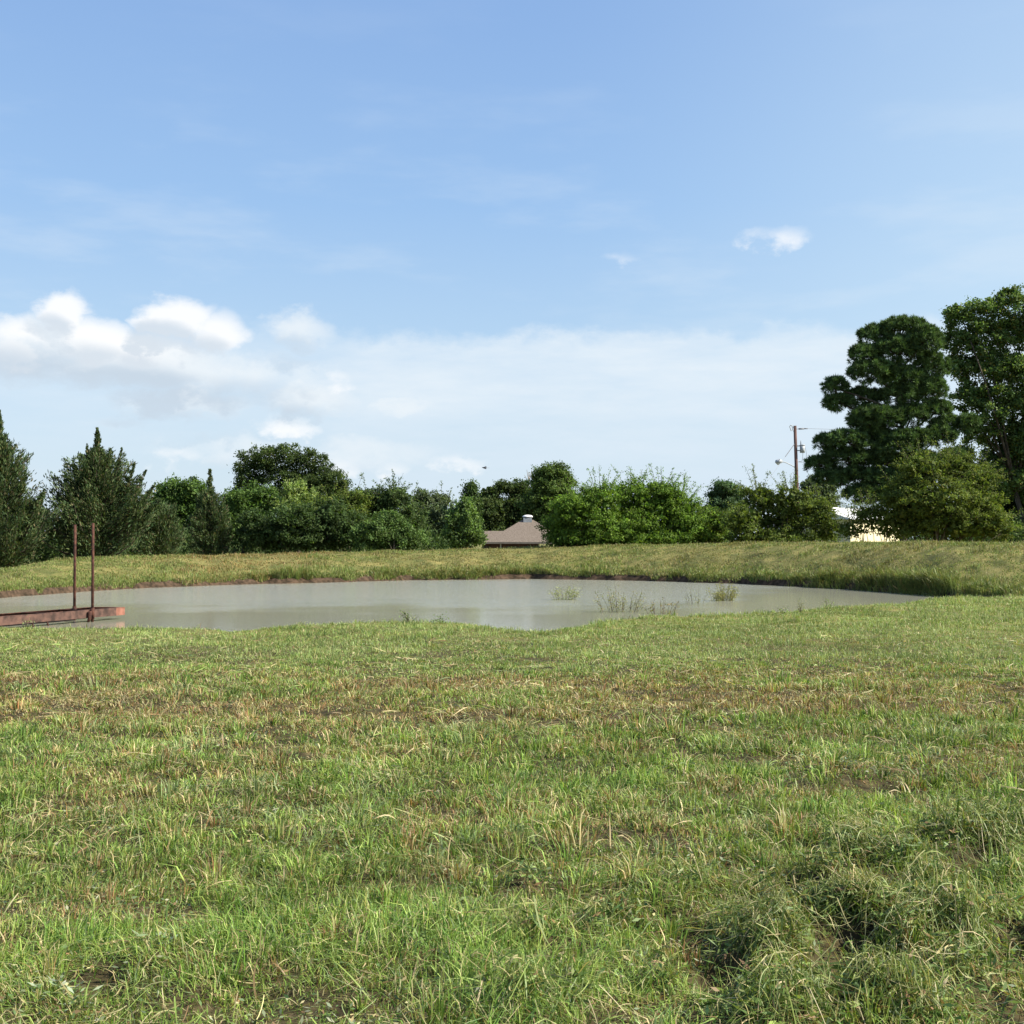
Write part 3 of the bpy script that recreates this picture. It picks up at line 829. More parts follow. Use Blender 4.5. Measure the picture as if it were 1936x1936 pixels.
def broadleaf(name, label, u, d, lobes, colors, leaf=.17, rc=.45, per=46, dens=1.0, cat='tree', group=None, shoots=0, depth=1.0, droop=0.0,
              bark=None, vertical=0.0, aspect=.6, trunk_r=None, inner=.55, flat=.55, fill=1.0):
    b = ground_at(u, d)
    root = empty(name, b, label, cat, group)
    LB = make_lobes(lobes, d, depth)
    wood, acc = Acc(), Acc()
    top = max(c[2] for c, r in LB); low = min(c[2] - r[2] for c, r in LB)
    H = top - b[2]
    tr = trunk_r or max(.10, H * .028)
    cen = np.mean([c for c, r in LB], axis=0)
    if cat == 'tree':
        fork = b + (cen - b) * np.array((.6, .6, .45))
        limb(wood, b - np.array((0, 0, .3)), fork, tr, tr * .75, 0)
    for c, r in LB:
        if cat == 'tree':
            limb(wood, fork, c, tr * .5, tr * .12, .05)
        else:
            for _ in range(3):
                limb(wood, b + rng.normal(0, .35, 3) * (1, 1, 0), c + rng.normal(0, .3, 3) * r, tr * .35, tr * .08, .05)
    s0 = d / 80.0
    leaf, rc = leaf * (.6 + .4 * s0), rc * (.6 + .4 * s0)
    for c, r in LB:
        area = 4 * math.pi * ((r[0] * r[1]) ** 1.6 / 3 + (r[0] * r[2]) ** 1.6 / 3 + (r[1] * r[2]) ** 1.6 / 3) ** (1 / 1.6)
        ni = int(26 * area)
        di = rdir(ni); pi_ = c + di * r * (.85 * rng.random(ni) ** .45)[:, None]
        pi_[:, 2] = np.maximum(pi_[:, 2], b[2] + .15)
        si = rng.uniform(.22, .42, ni) * (.6 + .4 * s0) * fill
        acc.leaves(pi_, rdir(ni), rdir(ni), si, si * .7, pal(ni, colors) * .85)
        nc = max(8, int(dens * 1.25 * area / (math.pi * rc * rc)))
        dr = rdir(nc)
        lowm = (dr[:, 2] < -.35) & (rng.random(nc) < .5); dr[lowm, 2] *= -1
        rho = inner + (1.06 - inner) * rng.random(nc) ** .55
        bump = .86 + .28 * rng.random(nc)
        cc = c + dr * r * (rho * bump)[:, None]
        cc[:, 2] = np.maximum(cc[:, 2], b[2] + .1)
        tint = rng.uniform(.68, 1.3, nc)
        csize = rc * rng.uniform(.6, 1.25, nc)
        k = int(per * 1.7)
        idx = np.repeat(np.arange(nc), k); n = len(idx)
        off = rng.normal(0, .5, (n, 3)) * csize[idx][:, None] * (1 - .15 * flat, 1 - .15 * flat, 1 - flat * .6 + vertical)
        pos = cc[idx] + off
        pos[:, 2] -= droop * rng.random(n) * csize[idx]
        ax = rdir(n) + dr[idx] * .5 + np.array((0, 0, -droop + vertical * 1.2))
        nr = rdir(n) + np.array((0, 0, .7)) + dr[idx] * .5
        cols = pal(n, colors) * tint[idx][:, None]
        sz = leaf * rng.uniform(.6, 1.3, n)
        acc.leaves(pos, ax, nr, sz, sz * aspect, cols)
        # twigs reaching through the crown
        for j in range(0, nc, 5):
            if cat == 'tree' or j % 10 == 0:
                p = c + (cc[j] - c) * .1
                wood.tube(np.stack([p, (p + cc[j]) / 2 + rng.normal(0, .08, 3), cc[j]]), [tr * .11, tr * .07, tr * .02], n=4)
    for i in range(int(shoots * 1.7)):
        c, r = LB[rng.integers(len(LB))]
        th = rng.uniform(0, 6.28); e = rng.uniform(.25, 1.4)
        dirv = np.array((math.cos(th) * math.cos(e), math.sin(th) * math.cos(e), math.sin(e)))
        p0 = c + dirv * r * .75; L = rng.uniform(.6, 1.7) * (.6 + .4 * s0)
        kk = 7; s = np.linspace(0, 1, kk)
        pts = p0 + dirv * (L * s)[:, None] + np.array((0, 0, 1.0)) * (.35 * L * s - .55 * L * s ** 2 * rng.uniform(.3, 1.2))[:, None]
        wood.tube(pts, np.linspace(.014, .005, kk), n=4)
        nl = 44; f = rng.random(nl)
        pp = np.stack([np.interp(f, s, pts[:, q]) for q in range(3)], 1) + rng.normal(0, .07, (nl, 3))
        acc.leaves(pp, rdir(nl) + dirv * .8, rdir(nl) + (0, 0, .8), leaf * rng.uniform(.5, 1, nl), leaf * .5 * rng.uniform(.5, 1, nl), pal(nl, colors) * rng.uniform(.9, 1.35))
    wood.build('trunk' if cat == 'tree' else 'branches', bark or M_bark, root, b, True)
    acc.build('crown' if cat == 'tree' else 'foliage', M_leaf, root, b)
    return root


def cedar(name, label, u, d, vtop, halfw, colors, leaders=(), nb=190, group=None, prof=.8):
    b = ground_at(u, d); top = P(u, vtop, d)
    root = empty(name, b, label, 'tree', group)
    wood, acc = Acc(), Acc()
    def stem(base, tip, Rm, nbr, dense=1.0, f0=0.02, pf=prof):
        H = tip[2] - base[2]; ax = tip - base
        wood.tube(np.stack([base, base + ax * .5 + rng.normal(0, .05, 3), tip]), [H * .022 + .03, H * .013 + .015, .008], n=6)
        f = f0 + (1 - f0) * rng.random(nbr) ** .85
        f = np.sort(f)
        for i in range(nbr):
            fi = f[i]; p0 = base + ax * fi
            L = Rm * (1 - fi) ** pf * rng.uniform(.5, 1.15) * (1 - .6 * sst(.6, .85, fi)) + .02
            th = rng.uniform(0, 6.28); e = R(rng.uniform(8, 40) + 30 * fi)
            o = np.array((math.cos(th), math.sin(th), 0))
            kk = 6; s = np.linspace(0, 1, kk)
            pts = p0 + o * (L * math.cos(e) * s)[:, None] + np.array((0, 0, 1)) * (L * (math.sin(e) * s * .75 + .28 * s ** 2 - .12 * np.sin(s * 3.14)))[:, None]
            if L > .5: wood.tube(pts, np.linspace(.012 + .016 * L, .005, kk), n=4)
            nl = int((24 + 95 * L) * dense)
            g = .12 + .88 * rng.random(nl) ** .75
            pp = np.stack([np.interp(g, s, pts[:, q]) for q in range(3)], 1)
            pp += rng.normal(0, 1, (nl, 3)) * (.025 + .05 * min(L, 1) + .15 * L * (1.05 - g))[:, None] * (1, 1, .6)
            dirv = o * math.cos(e) + np.array((0, 0, math.sin(e) + .35))
            sz = rng.uniform(.10, .26, nl) * (1 - .35 * sst(.75, 1, fi))
            acc.leaves(pp, dirv + rdir(nl) * .75, rdir(nl) + (0, 0, .6), sz, sz * .28, pal(nl, colors) * rng.uniform(.7, 1.3))
    W = halfw * d / F
    stem(b, top, W, nb)
    for (lu, lv, lw) in leaders:
        tip = P(lu, lv, d + rng.uniform(-.6, .6)); bs = b + (tip - b) * (.55, .55, .50); bs[:2] = b[:2] + (tip[:2] - b[:2]) * .55
        stem(bs, tip, lw * d / F * 1.15, 50, .8, pf=1.0)
    wood.build('trunk', M_bark, root, b, True)
    acc.build('crown', M_needle, root, b)


def pine(name, label, u, d, vtop, pads, colors, lean=0):
    b = ground_at(u, d); top = P(u + lean, vtop + 25, d)
    root = empty(name, b, label, 'tree')
    wood, acc = Acc(), Acc()
    n = 9; t = np.linspace(0, 1, n)[:, None]
    tp = b * (1 - t) + top * t + np.sin(t * 5) * np.array((.12, .05, 0)); tp[0, 2] -= .3
    wood.tube(tp, np.linspace(.30, .05, n), n=9)
    for (c, r) in make_lobes(pads, d, .9):
        f = np.clip((c[2] - b[2]) / (top[2] - b[2]) - .10, .1, .95)
        p0 = np.array([np.interp(f, t[:, 0], tp[:, q]) for q in range(3)])
        lp = limb(wood, p0, c, .10, .04, -.06)
        area = 4 * math.pi * (r.mean() ** 2)
        nt = int(13 * area / 1.0)
        dr = rdir(nt); m = (dr[:, 2] < -.2) & (rng.random(nt) < .6); dr[m, 2] *= -1
        cc = c + dr * r * (.45 + .55 * rng.random(nt) ** .5)[:, None]
        for j in range(0, nt, 7):
            wood.tube(np.stack([c + (cc[j] - c) * .05, (c + cc[j]) / 2 + (0, 0, -.08), cc[j]]), [.035, .022, .010], n=4)
        k = 46; idx = np.repeat(np.arange(nt), k); N = len(idx)
        nd = rdir(N) + dr[idx] * .55 + np.array((0, 0, .45)); nd /= np.linalg.norm(nd, axis=1)[:, None]
        ln = rng.uniform(.20, .40, N)
        pos = cc[idx] + nd * (ln * .5)[:, None]
        tint = rng.uniform(.5, 1.5, nt)
        acc.leaves(pos, nd, rdir(N), ln, ln * .13, pal(N, colors) * tint[idx][:, None])
    wood.build('trunk', M_bark, root, b, True)
    acc.build('crown', M_needle, root, b)


CED = [(3, (.040, .066, .028)), (2, (.060, .086, .032)), (1, (.085, .105, .042)), (.6, (.10, .085, .045))]
OAK = [(3, (.040, .062, .020)), (2, (.060, .082, .026)), (1, (.03, .05, .018))]
MID = [(3, (.065, .110, .028)), (2, (.085, .135, .034)), (1, (.045, .08, .022))]
LIME = [(3, (.15, .20, .055)), (2, (.19, .235, .085)), (1, (.11, .16, .045))]
OLV = [(3, (.078, .108, .024)), (2, (.108, .134, .032)), (1, (.050, .074, .02))]
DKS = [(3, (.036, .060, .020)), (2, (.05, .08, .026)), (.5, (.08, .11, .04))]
VINE = [(3, (.060, .100, .028)), (2, (.085, .13, .042)), (1, (.04, .07, .02))]
GRY = [(3, (.075, .10, .05)), (2, (.10, .125, .065)), (1, (.05, .07, .035))]
BRT = [(3, (.085, .145, .024)), (2, (.115, .175, .032)), (1.2, (.06, .105, .020))]
PIN = [(3, (.056, .094, .034)), (2, (.088, .138, .048)), (1, (.040, .066, .028))]
GP = 'trees beyond the pond bank'
GB = 'bushes along the pond bank'

cedar('cedar_tree', 'tall dark cedar cut off by the left edge of the photo', -2, 62, 776, 132, CED, [(48, 890, 34), (84, 925, 36), (-60, 850, 50)], 340, 'cedars left of the pond', .80)
cedar('cedar_tree', 'many-tipped dark cedar behind the two rusty posts', 184, 66, 810, 142, CED, [(304, 945, 26), (108, 930, 28), (164, 838, 17), (209, 846, 15), (230, 848, 16), (138, 872, 22), (120, 900, 26), (256, 872, 20), (276, 890, 22), (294, 915, 24)], 340, 'cedars left of the pond', .92)
cedar('cedar_tree', 'small slim cedar with a single spire, below the big round oak\'s left side', 397, 80, 888, 62, CED, [(372, 940, 30), (425, 935, 26)], 190, 'cedars left of the pond', .62)
cedar('cedar_tree', 'low bushy cedar at the foot of the many-tipped cedar, on its right', 300, 72, 945, 70, CED, [(330, 965, 30), (275, 960, 30)], 170, 'cedars left of the pond', .45)

broadleaf('broadleaf_tree', 'rounded mid-green tree between the many-tipped cedar and the slim cedar', 340, 96,
          [(328, 935, 36, 26), (362, 932, 34, 25), (310, 965, 40, 40), (362, 972, 50, 40), (330, 1010, 60, 30)], MID, group=GP)
broadleaf('oak_tree', 'big dark round-topped oak standing far behind the left thicket', 550, 122,
          [(478, 884, 36, 30), (528, 866, 48, 26), (592, 882, 42, 30), (622, 912, 36, 28), (540, 905, 48, 20), (470, 915, 30, 22), (585, 925, 60, 26), (520, 950, 80, 30), (640, 930, 20, 16)],
          OAK, dens=.85, group=GP, inner=.7, fill=.6)
broadleaf('broadleaf_tree', 'fresh green tree right of the slim cedar, in front of the big oak', 465, 86,
          [(448, 950, 28, 28), (488, 945, 34, 26), (465, 990, 55, 45), (430, 985, 35, 45)], MID, group=GP, vertical=.15)
broadleaf('broadleaf_tree', 'pale lime-green tree in front of the big oak', 565, 85,
          [(562, 938, 28, 26), (548, 962, 26, 24), (592, 962, 20, 22), (570, 985, 36, 30)], LIME, group=GP, vertical=.55, rc=.36, per=40)
broadleaf('bush', 'dark broad bush below the pale lime-green tree', 560, 79,
          [(500, 1000, 50, 32), (560, 990, 48, 34), (620, 985, 50, 38), (560, 1020, 90, 22), (655, 1005, 50, 35)], DKS, cat='bush', group=GB, leaf=.15)
broadleaf('bush', 'olive bush between the dark broad bush and the one with tall shoots', 645, 82,
          [(630, 958, 40, 26), (665, 955, 36, 24), (640, 985, 60, 30)], OLV, cat='bush', group=GB, shoots=10)
broadleaf('bush', 'dark bush with tall leafy shoots rising above the thicket', 735, 83,
          [(700, 958, 42, 30), (744, 945, 30, 24), (775, 985, 26, 42), (720, 995, 60, 38), (770, 1010, 35, 30)], DKS + [(2, (.075, .105, .04))], cat='bush', group=GB, shoots=46)
broadleaf('bush', 'vine-covered mound of brighter leaves at the foot of the bush with tall shoots', 745, 77,
          [(735, 985, 36, 20), (765, 1010, 34, 24), (700, 1005, 34, 26), (740, 1020, 60, 18)], VINE, cat='bush', group=GB, leaf=.13, rc=.36, droop=.5)
broadleaf('broadleaf_tree', 'grey-green tree left of the vine-hung snag', 812, 106,
          [(800, 945, 22, 17), (836, 948, 20, 14), (795, 978, 30, 32), (838, 985, 36, 36), (820, 1010, 45, 32)], GRY, group=GP, shoots=10)
broadleaf('dead_snag', 'narrow vine-hung snag left of the house roof', 891, 104,
          [(891, 922, 13, 13), (892, 945, 16, 20), (888, 972, 20, 24), (886, 1000, 24, 26)], DKS, group=GP, droop=1.4, rc=.36, vertical=.3)
broadleaf('young_tree', 'young bright green tree at the left end of the house', 876, 86,
          [(880, 962, 18, 16), (872, 985, 28, 22), (890, 1000, 22, 24), (862, 1010, 24, 20), (885, 1020, 30, 16)], [(3, (.085, .135, .04)), (2, (.12, .17, .06)), (1, (.055, .09, .03))],
          group=GP, vertical=.5, rc=.36)
broadleaf('broadleaf_tree', 'lower dark tree behind the house, left of the tallest one', 940, 140,
          [(925, 935, 22, 17), (955, 922, 26, 14), (935, 965, 38, 28), (905, 965, 25, 28), (930, 1000, 60, 30)], OAK + [(2, (.075, .10, .04))], group=GP, droop=.4)
broadleaf('broadleaf_tree', 'dark tree directly above the house chimney', 992, 142,
          [(985, 930, 26, 22), (1000, 955, 34, 26), (965, 965, 34, 26), (1000, 985, 50, 30)], OAK + [(2, (.06, .09, .035))], group=GP, droop=.4)
broadleaf('broadleaf_tree', 'tallest tree behind the house, with a rounded green top', 1045, 135,
          [(1045, 895, 34, 17), (1064, 910, 24, 20), (1022, 912, 22, 22), (1048, 930, 40, 22), (1020, 955, 36, 28), (1065, 960, 34, 26), (1040, 990, 50, 30)],
          [(3, (.06, .095, .026)), (2, (.085, .125, .036)), (1, (.04, .065, .02))], group=GP)
broadleaf('bush', 'big bright green bush overhanging the right side of the house roof', 1105, 78,
          [(1085, 965, 46, 34), (1135, 950, 50, 32), (1062, 1000, 34, 26), (1135, 995, 80, 34), (1100, 1020, 80, 18)], BRT, cat='bush', group=GB, shoots=60, leaf=.15, flat=.8)
broadleaf('bush', 'tallest bright green bush with arching shoots, right of the house', 1225, 80,
          [(1200, 940, 48, 30), (1250, 942, 44, 30), (1285, 965, 36, 32), (1220, 985, 80, 36), (1290, 1000, 50, 34), (1220, 1020, 90, 18)], BRT, cat='bush', group=GB, shoots=90, leaf=.15, flat=.8)
broadleaf('bush', 'low yellow-green bush between the tallest bright bush and the olive one', 1335, 82,
          [(1325, 985, 34, 26), (1355, 990, 22, 24), (1335, 1015, 45, 18)], BRT + OLV, cat='bush', group=GB, shoots=14, leaf=.15)
broadleaf('pine_tree', 'distant blue-green pine top peeking over the bushes left of the power pole', 1371, 150,
          [(1371, 922, 26, 14), (1356, 938, 20, 14), (1388, 938, 24, 16), (1370, 960, 42, 22), (1370, 990, 46, 28)], [(3, (.055, .095, .045)), (2, (.075, .12, .06)), (1, (.04, .07, .035))], group=GP)
broadleaf('bush', 'olive green bush in front of the power pole', 1470, 79,
          [(1435, 945, 38, 28), (1495, 945, 40, 26), (1405, 985, 34, 32), (1475, 985, 70, 32), (1545, 968, 38, 28), (1560, 1000, 36, 22), (1460, 1018, 90, 16)], OLV, cat='bush', group=GB, shoots=60, leaf=.14, dens=.8, flat=.8)
broadleaf('broadleaf_tree', 'pale hazy tree just right of the power pole foot', 1545, 126,
          [(1532, 918, 22, 16), (1560, 925, 24, 20), (1545, 955, 45, 28)], GRY, group=GP, dens=.8)
pine('pine_tree', 'tall dark pine with clumped needle pads right of the power pole', 1705, 85, 597,
     [(1708, 622, 48, 22), (1655, 640, 34, 26), (1748, 645, 34, 30), (1700, 665, 60, 28), (1630, 675, 26, 22), (1760, 695, 34, 30), (1650, 705, 46, 24), (1710, 720, 44, 26),
      (1580, 735, 26, 22), (1585, 762, 30, 16), (1630, 755, 40, 22), (1700, 750, 40, 24), (1745, 745, 36, 26), (1660, 790, 60, 22), (1725, 785, 34, 22), (1770, 780, 34, 22), (1790, 805, 30, 18),
      (1560, 838, 20, 18), (1600, 835, 40, 22), (1655, 830, 44, 20), (1720, 830, 46, 18), (1775, 825, 36, 18), (1550, 880, 30, 16), (1600, 870, 48, 22), (1660, 875, 50, 24), (1620, 905, 60, 20), (1575, 905, 36, 14),
      (1690, 910, 60, 24), (1640, 935, 46, 16), (1690, 850, 50, 22), (1640, 800, 36, 18), (1760, 735, 30, 24), (1700, 940, 50, 22), (1740, 880, 60, 26), (1800, 870, 30, 20), (1830, 800, 22, 16)], PIN)
broadleaf('cottonwood_tree', 'huge leafy tree cut off by the right edge of the photo', 1935, 90,
          [(1818, 600, 34, 28), (1865, 590, 38, 26), (1925, 575, 42, 32), (1812, 650, 34, 32), (1862, 640, 44, 36), (1915, 640, 44, 40), (1965, 630, 44, 50), (1815, 700, 32, 30), (1862, 705, 44, 38), (1915, 710, 46, 40), (1970, 710, 50, 50),
           (1838, 758, 36, 30), (1885, 765, 46, 36), (1940, 775, 48, 40), (1990, 790, 50, 50), (1850, 812, 34, 28), (1895, 830, 48, 38), (1950, 840, 50, 44), (2000, 900, 50, 60), (1885, 885, 44, 36), (1930, 910, 56, 44), (2010, 700, 50, 60), (2030, 800, 60, 70), (1985, 590, 40, 40), (1820, 860, 24, 22)],
          [(3, (.066, .110, .034)), (2, (.100, .150, .046)), (1, (.13, .17, .06)), (.3, (.20, .18, .05))], dens=.85, rc=.42, leaf=.21, per=46, bark=M_bark, trunk_r=.22, group=GP, inner=.4, fill=.5)
broadleaf('broadleaf_tree', 'shaded dark tree low at the right edge under the huge leafy tree', 1925, 93,
          [(1895, 950, 44, 40), (1945, 945, 54, 50), (1915, 1000, 54, 32), (1980, 1000, 60, 36), (1870, 990, 30, 28)], DKS, group=GP)
broadleaf('bush', 'large olive bush in front of the tall pine', 1775, 75,
          [(1745, 892, 46, 32), (1800, 888, 50, 32), (1845, 915, 40, 36), (1705, 935, 42, 34), (1775, 945, 80, 42), (1860, 965, 40, 40), (1730, 985, 56, 34), (1820, 990, 90, 30), (1885, 1000, 34, 22)],
          OLV + [(1, (.11, .12, .03))], cat='bush', group=GB, shoots=80, leaf=.14, flat=.8)


broadleaf('bush', 'thin loose bush screening the cream building under the tall pine', 1645, 77,
          [(1612, 1000, 26, 17), (1660, 985, 34, 26), (1690, 1000, 30, 24), (1635, 968, 26, 12)], OLV, cat='bush', group=GB, shoots=30, leaf=.14, dens=.9, fill=.7, flat=.8)


def undergrowth():
    acc = Acc()
    n = 5200
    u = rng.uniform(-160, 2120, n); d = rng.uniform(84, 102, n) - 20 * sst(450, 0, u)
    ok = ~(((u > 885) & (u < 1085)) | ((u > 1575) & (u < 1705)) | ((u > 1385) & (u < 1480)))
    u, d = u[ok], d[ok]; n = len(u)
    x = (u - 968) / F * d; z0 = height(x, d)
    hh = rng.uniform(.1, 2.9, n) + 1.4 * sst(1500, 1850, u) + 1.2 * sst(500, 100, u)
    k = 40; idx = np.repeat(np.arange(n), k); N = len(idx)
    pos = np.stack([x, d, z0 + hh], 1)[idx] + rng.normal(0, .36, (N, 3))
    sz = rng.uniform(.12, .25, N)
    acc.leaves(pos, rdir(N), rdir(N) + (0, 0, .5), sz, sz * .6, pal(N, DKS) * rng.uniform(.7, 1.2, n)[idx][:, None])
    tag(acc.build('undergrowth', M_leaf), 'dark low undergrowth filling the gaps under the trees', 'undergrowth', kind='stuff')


undergrowth()


def dead_twigs():
    b = ground_at(1002, 152)
    root = empty('dead_tree', b, 'bare dead treetop sticking up left of the tallest tree behind the house', 'tree')
    acc = Acc()
    top = P(1000, 893, 152)
    acc.tube(np.stack([b, (b + top) / 2, top]), [.16, .12, .05], n=6)
    for (u, v, f) in [(996, 888, .9), (1006, 886, .9), (1010, 896, .86), (992, 898, .88)]:
        p = b + (top - b) * f
        e = P(u, v, 152 + rng.uniform(-1, 1)); acc.tube(np.stack([p, (p + e) / 2 + (0, 0, -.1), e]), [.05, .04, .02], n=4)
    acc.build('trunk', M_palebark, root, b, True)


dead_twigs()


# ------------------------------------------------------------------ house
def house():
    d = 128.0; s = d / F
    b = ground_at(990, d + 4)
    root = empty('house', b, 'low brick house with brown-grey hip roof half hidden behind the pond bank', 'house')
    def X(u): return (u - 968) * s
    def Z(v): return P(968, v, d)[2]
    ze, zw, zr = Z(1025.0), Z(1003.5), Z(981.5)
    # main hip
    x0, x1 = X(916), X(1080); y0 = d; depth = (x1 - x0) * .95; y1 = d + depth
    rx0, rx1 = X(988), X(1009); ym = (y0 + y1) / 2
    th = .14
    acc = Acc()
    v = [(x0, y0, ze), (x1, y0, ze), (x1, y1, ze), (x0, y1, ze), (rx0, ym, zr), (rx1, ym, zr),
         (x0, y0, ze - th), (x1, y0, ze - th), (x1, y1, ze - th), (x0, y1, ze - th)]
    acc.add(v, [[(0, 1, 5, 4), (2, 3, 4, 5), (0, 6, 7, 1), (1, 7, 8, 2), (2, 8, 9, 3), (3, 9, 6, 0), (6, 9, 8, 7)], [(1, 2, 5), (3, 0, 4)]], (1, 1, 1))
    # gabled wing to the left, front plane a little proud of the hip
    wx0, wx1 = X(904), X(962); wy0 = y0 + .35; run = (zw - ze) / (zr - ze) * (ym - y0)
    wym = wy0 + run; wy1 = wym + run; zz = ze + .02
    v = [(wx0, wy0, zz), (wx1, wy0, zz), (wx1, wy1, zz), (wx0, wy1, zz), (wx0, wym, zw), (wx1, wym, zw),
         (wx0, wy0, zz - th), (wx1, wy0, zz - th), (wx1, wy1, zz - th), (wx0, wy1, zz - th), (wx0, wym, zw - th), (wx1, wym, zw - th)]
    acc.add(v, [[(0, 1, 5, 4), (2, 3, 4, 5), (0, 6, 7, 1), (2, 8, 9, 3), (0, 4, 10, 6), (4, 3, 9, 10), (6, 10, 11, 7), (10, 9, 8, 11)]], (1, 1, 1))
    roof = acc.build('roof', M_shingle, root, b)
    # walls
    acc = Acc(); zb = b[2] - .2
    acc.box(((X(928) + X(1018)) / 2, (y0 + .6 + y1 - .6) / 2, (zb + ze - th - .01) / 2), (X(1018) - X(928), depth - 1.2, ze - th - .01 - zb))
    acc.box(((X(911) + X(940)) / 2, (wy0 + .45 + wy1 - .45) / 2, (zb + ze - th - .02) / 2), (X(940) - X(911), wy1 - wy0 - .9, ze - th - .02 - zb))
    acc.build('wall', M_brick, root, b)
    acc = Acc()
    acc.box(((x0 + x1) / 2, y0 - .022, ze - th / 2 - .01), (x1 - x0, .04, th + .05)); acc.build('fascia', surf_mat('fascia_paint', (.13, .11, .095), (.18, .155, .135), 3, .7, 0), root, b)
    for uu in (946.5, 1019, 1060):
        acc = Acc(); acc.box((X(uu), y0 + .28, (zb + ze - th) / 2), (.13, .13, ze - th - zb - .02)); acc.build('porch_post', surf_mat('post_paint', (.35, .33, .28), (.45, .42, .36), 3, .7, 0), root, b)
    for uu in (925, 968, 1000):
        acc = Acc(); acc.box((X(uu), (y0 + .59 if uu > 940 else wy0 + .44), ze - 1.05), (1.1, .06, 1.3)); wn = acc.build('window', M_dark, root, b)
    # chimney with white dome cap
    cx = (X(989) + X(1008)) / 2; cw = X(1007) - X(990.5)
    acc = Acc(); acc.box((cx, ym - .1, (zr - .3 + Z(978)) / 2), (cw, .8, Z(978) - zr + .3)); ch = acc.build('chimney', M_greymetal, roof, b)
    ch.matrix_parent_inverse.identity()
    acc = Acc(); acc.box((cx, ym - .1, (Z(978) + Z(976.2)) / 2), (cw * .82, .66, Z(976.2) - Z(978))); acc.build('flue', M_dark, roof, b)
    acc = Acc(); k = 14; rw = (X(1009) - X(988.5)) / 2
    rings = []
    for f, zz in ((1, Z(976.2)), (.98, Z(975.2)), (.86, Z(973.6)), (.6, Z(972.5)), (.2, Z(971.9))):
        th_ = np.linspace(0, 2 * math.pi, k, endpoint=False)
        rings.append(np.stack([cx + rw * f * np.cos(th_), ym - .1 + rw * .8 * f * np.sin(th_), np.full(k, zz)], 1))
    v = np.concatenate(rings); i = np.arange(4)[:, None] * k; j = np.arange(k)[None]; q = np.stack([i + j, i + (j + 1) % k, i + k + (j + 1) % k, i + k + j], -1).reshape(-1, 4)
    acc.add(v, [q, np.arange(k)[None, ::-1], (np.arange(k) + 4 * k)[None]], (1, 1, 1)); acc.build('chimney_cap', M_white, roof, b)


house()


def shed():
    d = 104.0; s = d / F; b = ground_at(1590, d + 3)
    root = empty('metal_building', b, 'cream building with white metal roof glimpsed through the bushes under the pine', 'building')
    def X(u): return (u - 968) * s
    def Z(v): return P(968, v, d)[2]
    x0, x1, y0, y1 = b[0] - 4.6, b[0] + 4.6, b[1] - 3.2, b[1] + 3.2
    ze, zr, zb = Z(983), Z(958), b[2] - .2
    acc = Acc(); acc.box(((x0 + x1) / 2, (y0 + y1) / 2, (zb + ze) / 2), (x1 - x0, y1 - y0, ze - zb)); acc.build('wall', M_cream, root, b)
    acc = Acc(); o = .35; ym = (y0 + y1) / 2
    v = [(x0 - o, y0 - o, ze + .01), (x1 + o, y0 - o, ze + .01), (x1 + o, y1 + o, ze + .01), (x0 - o, y1 + o, ze + .01), (x0 - o, ym, zr), (x1 + o, ym, zr)]
    acc.add(v, [[(0, 1, 5, 4), (2, 3, 4, 5), (0, 3, 2, 1)], [(0, 4, 3), (1, 2, 5)]], (1, 1, 1)); acc.build('roof', M_white, root, b)
    root.rotation_euler.z = R(48)


shed()


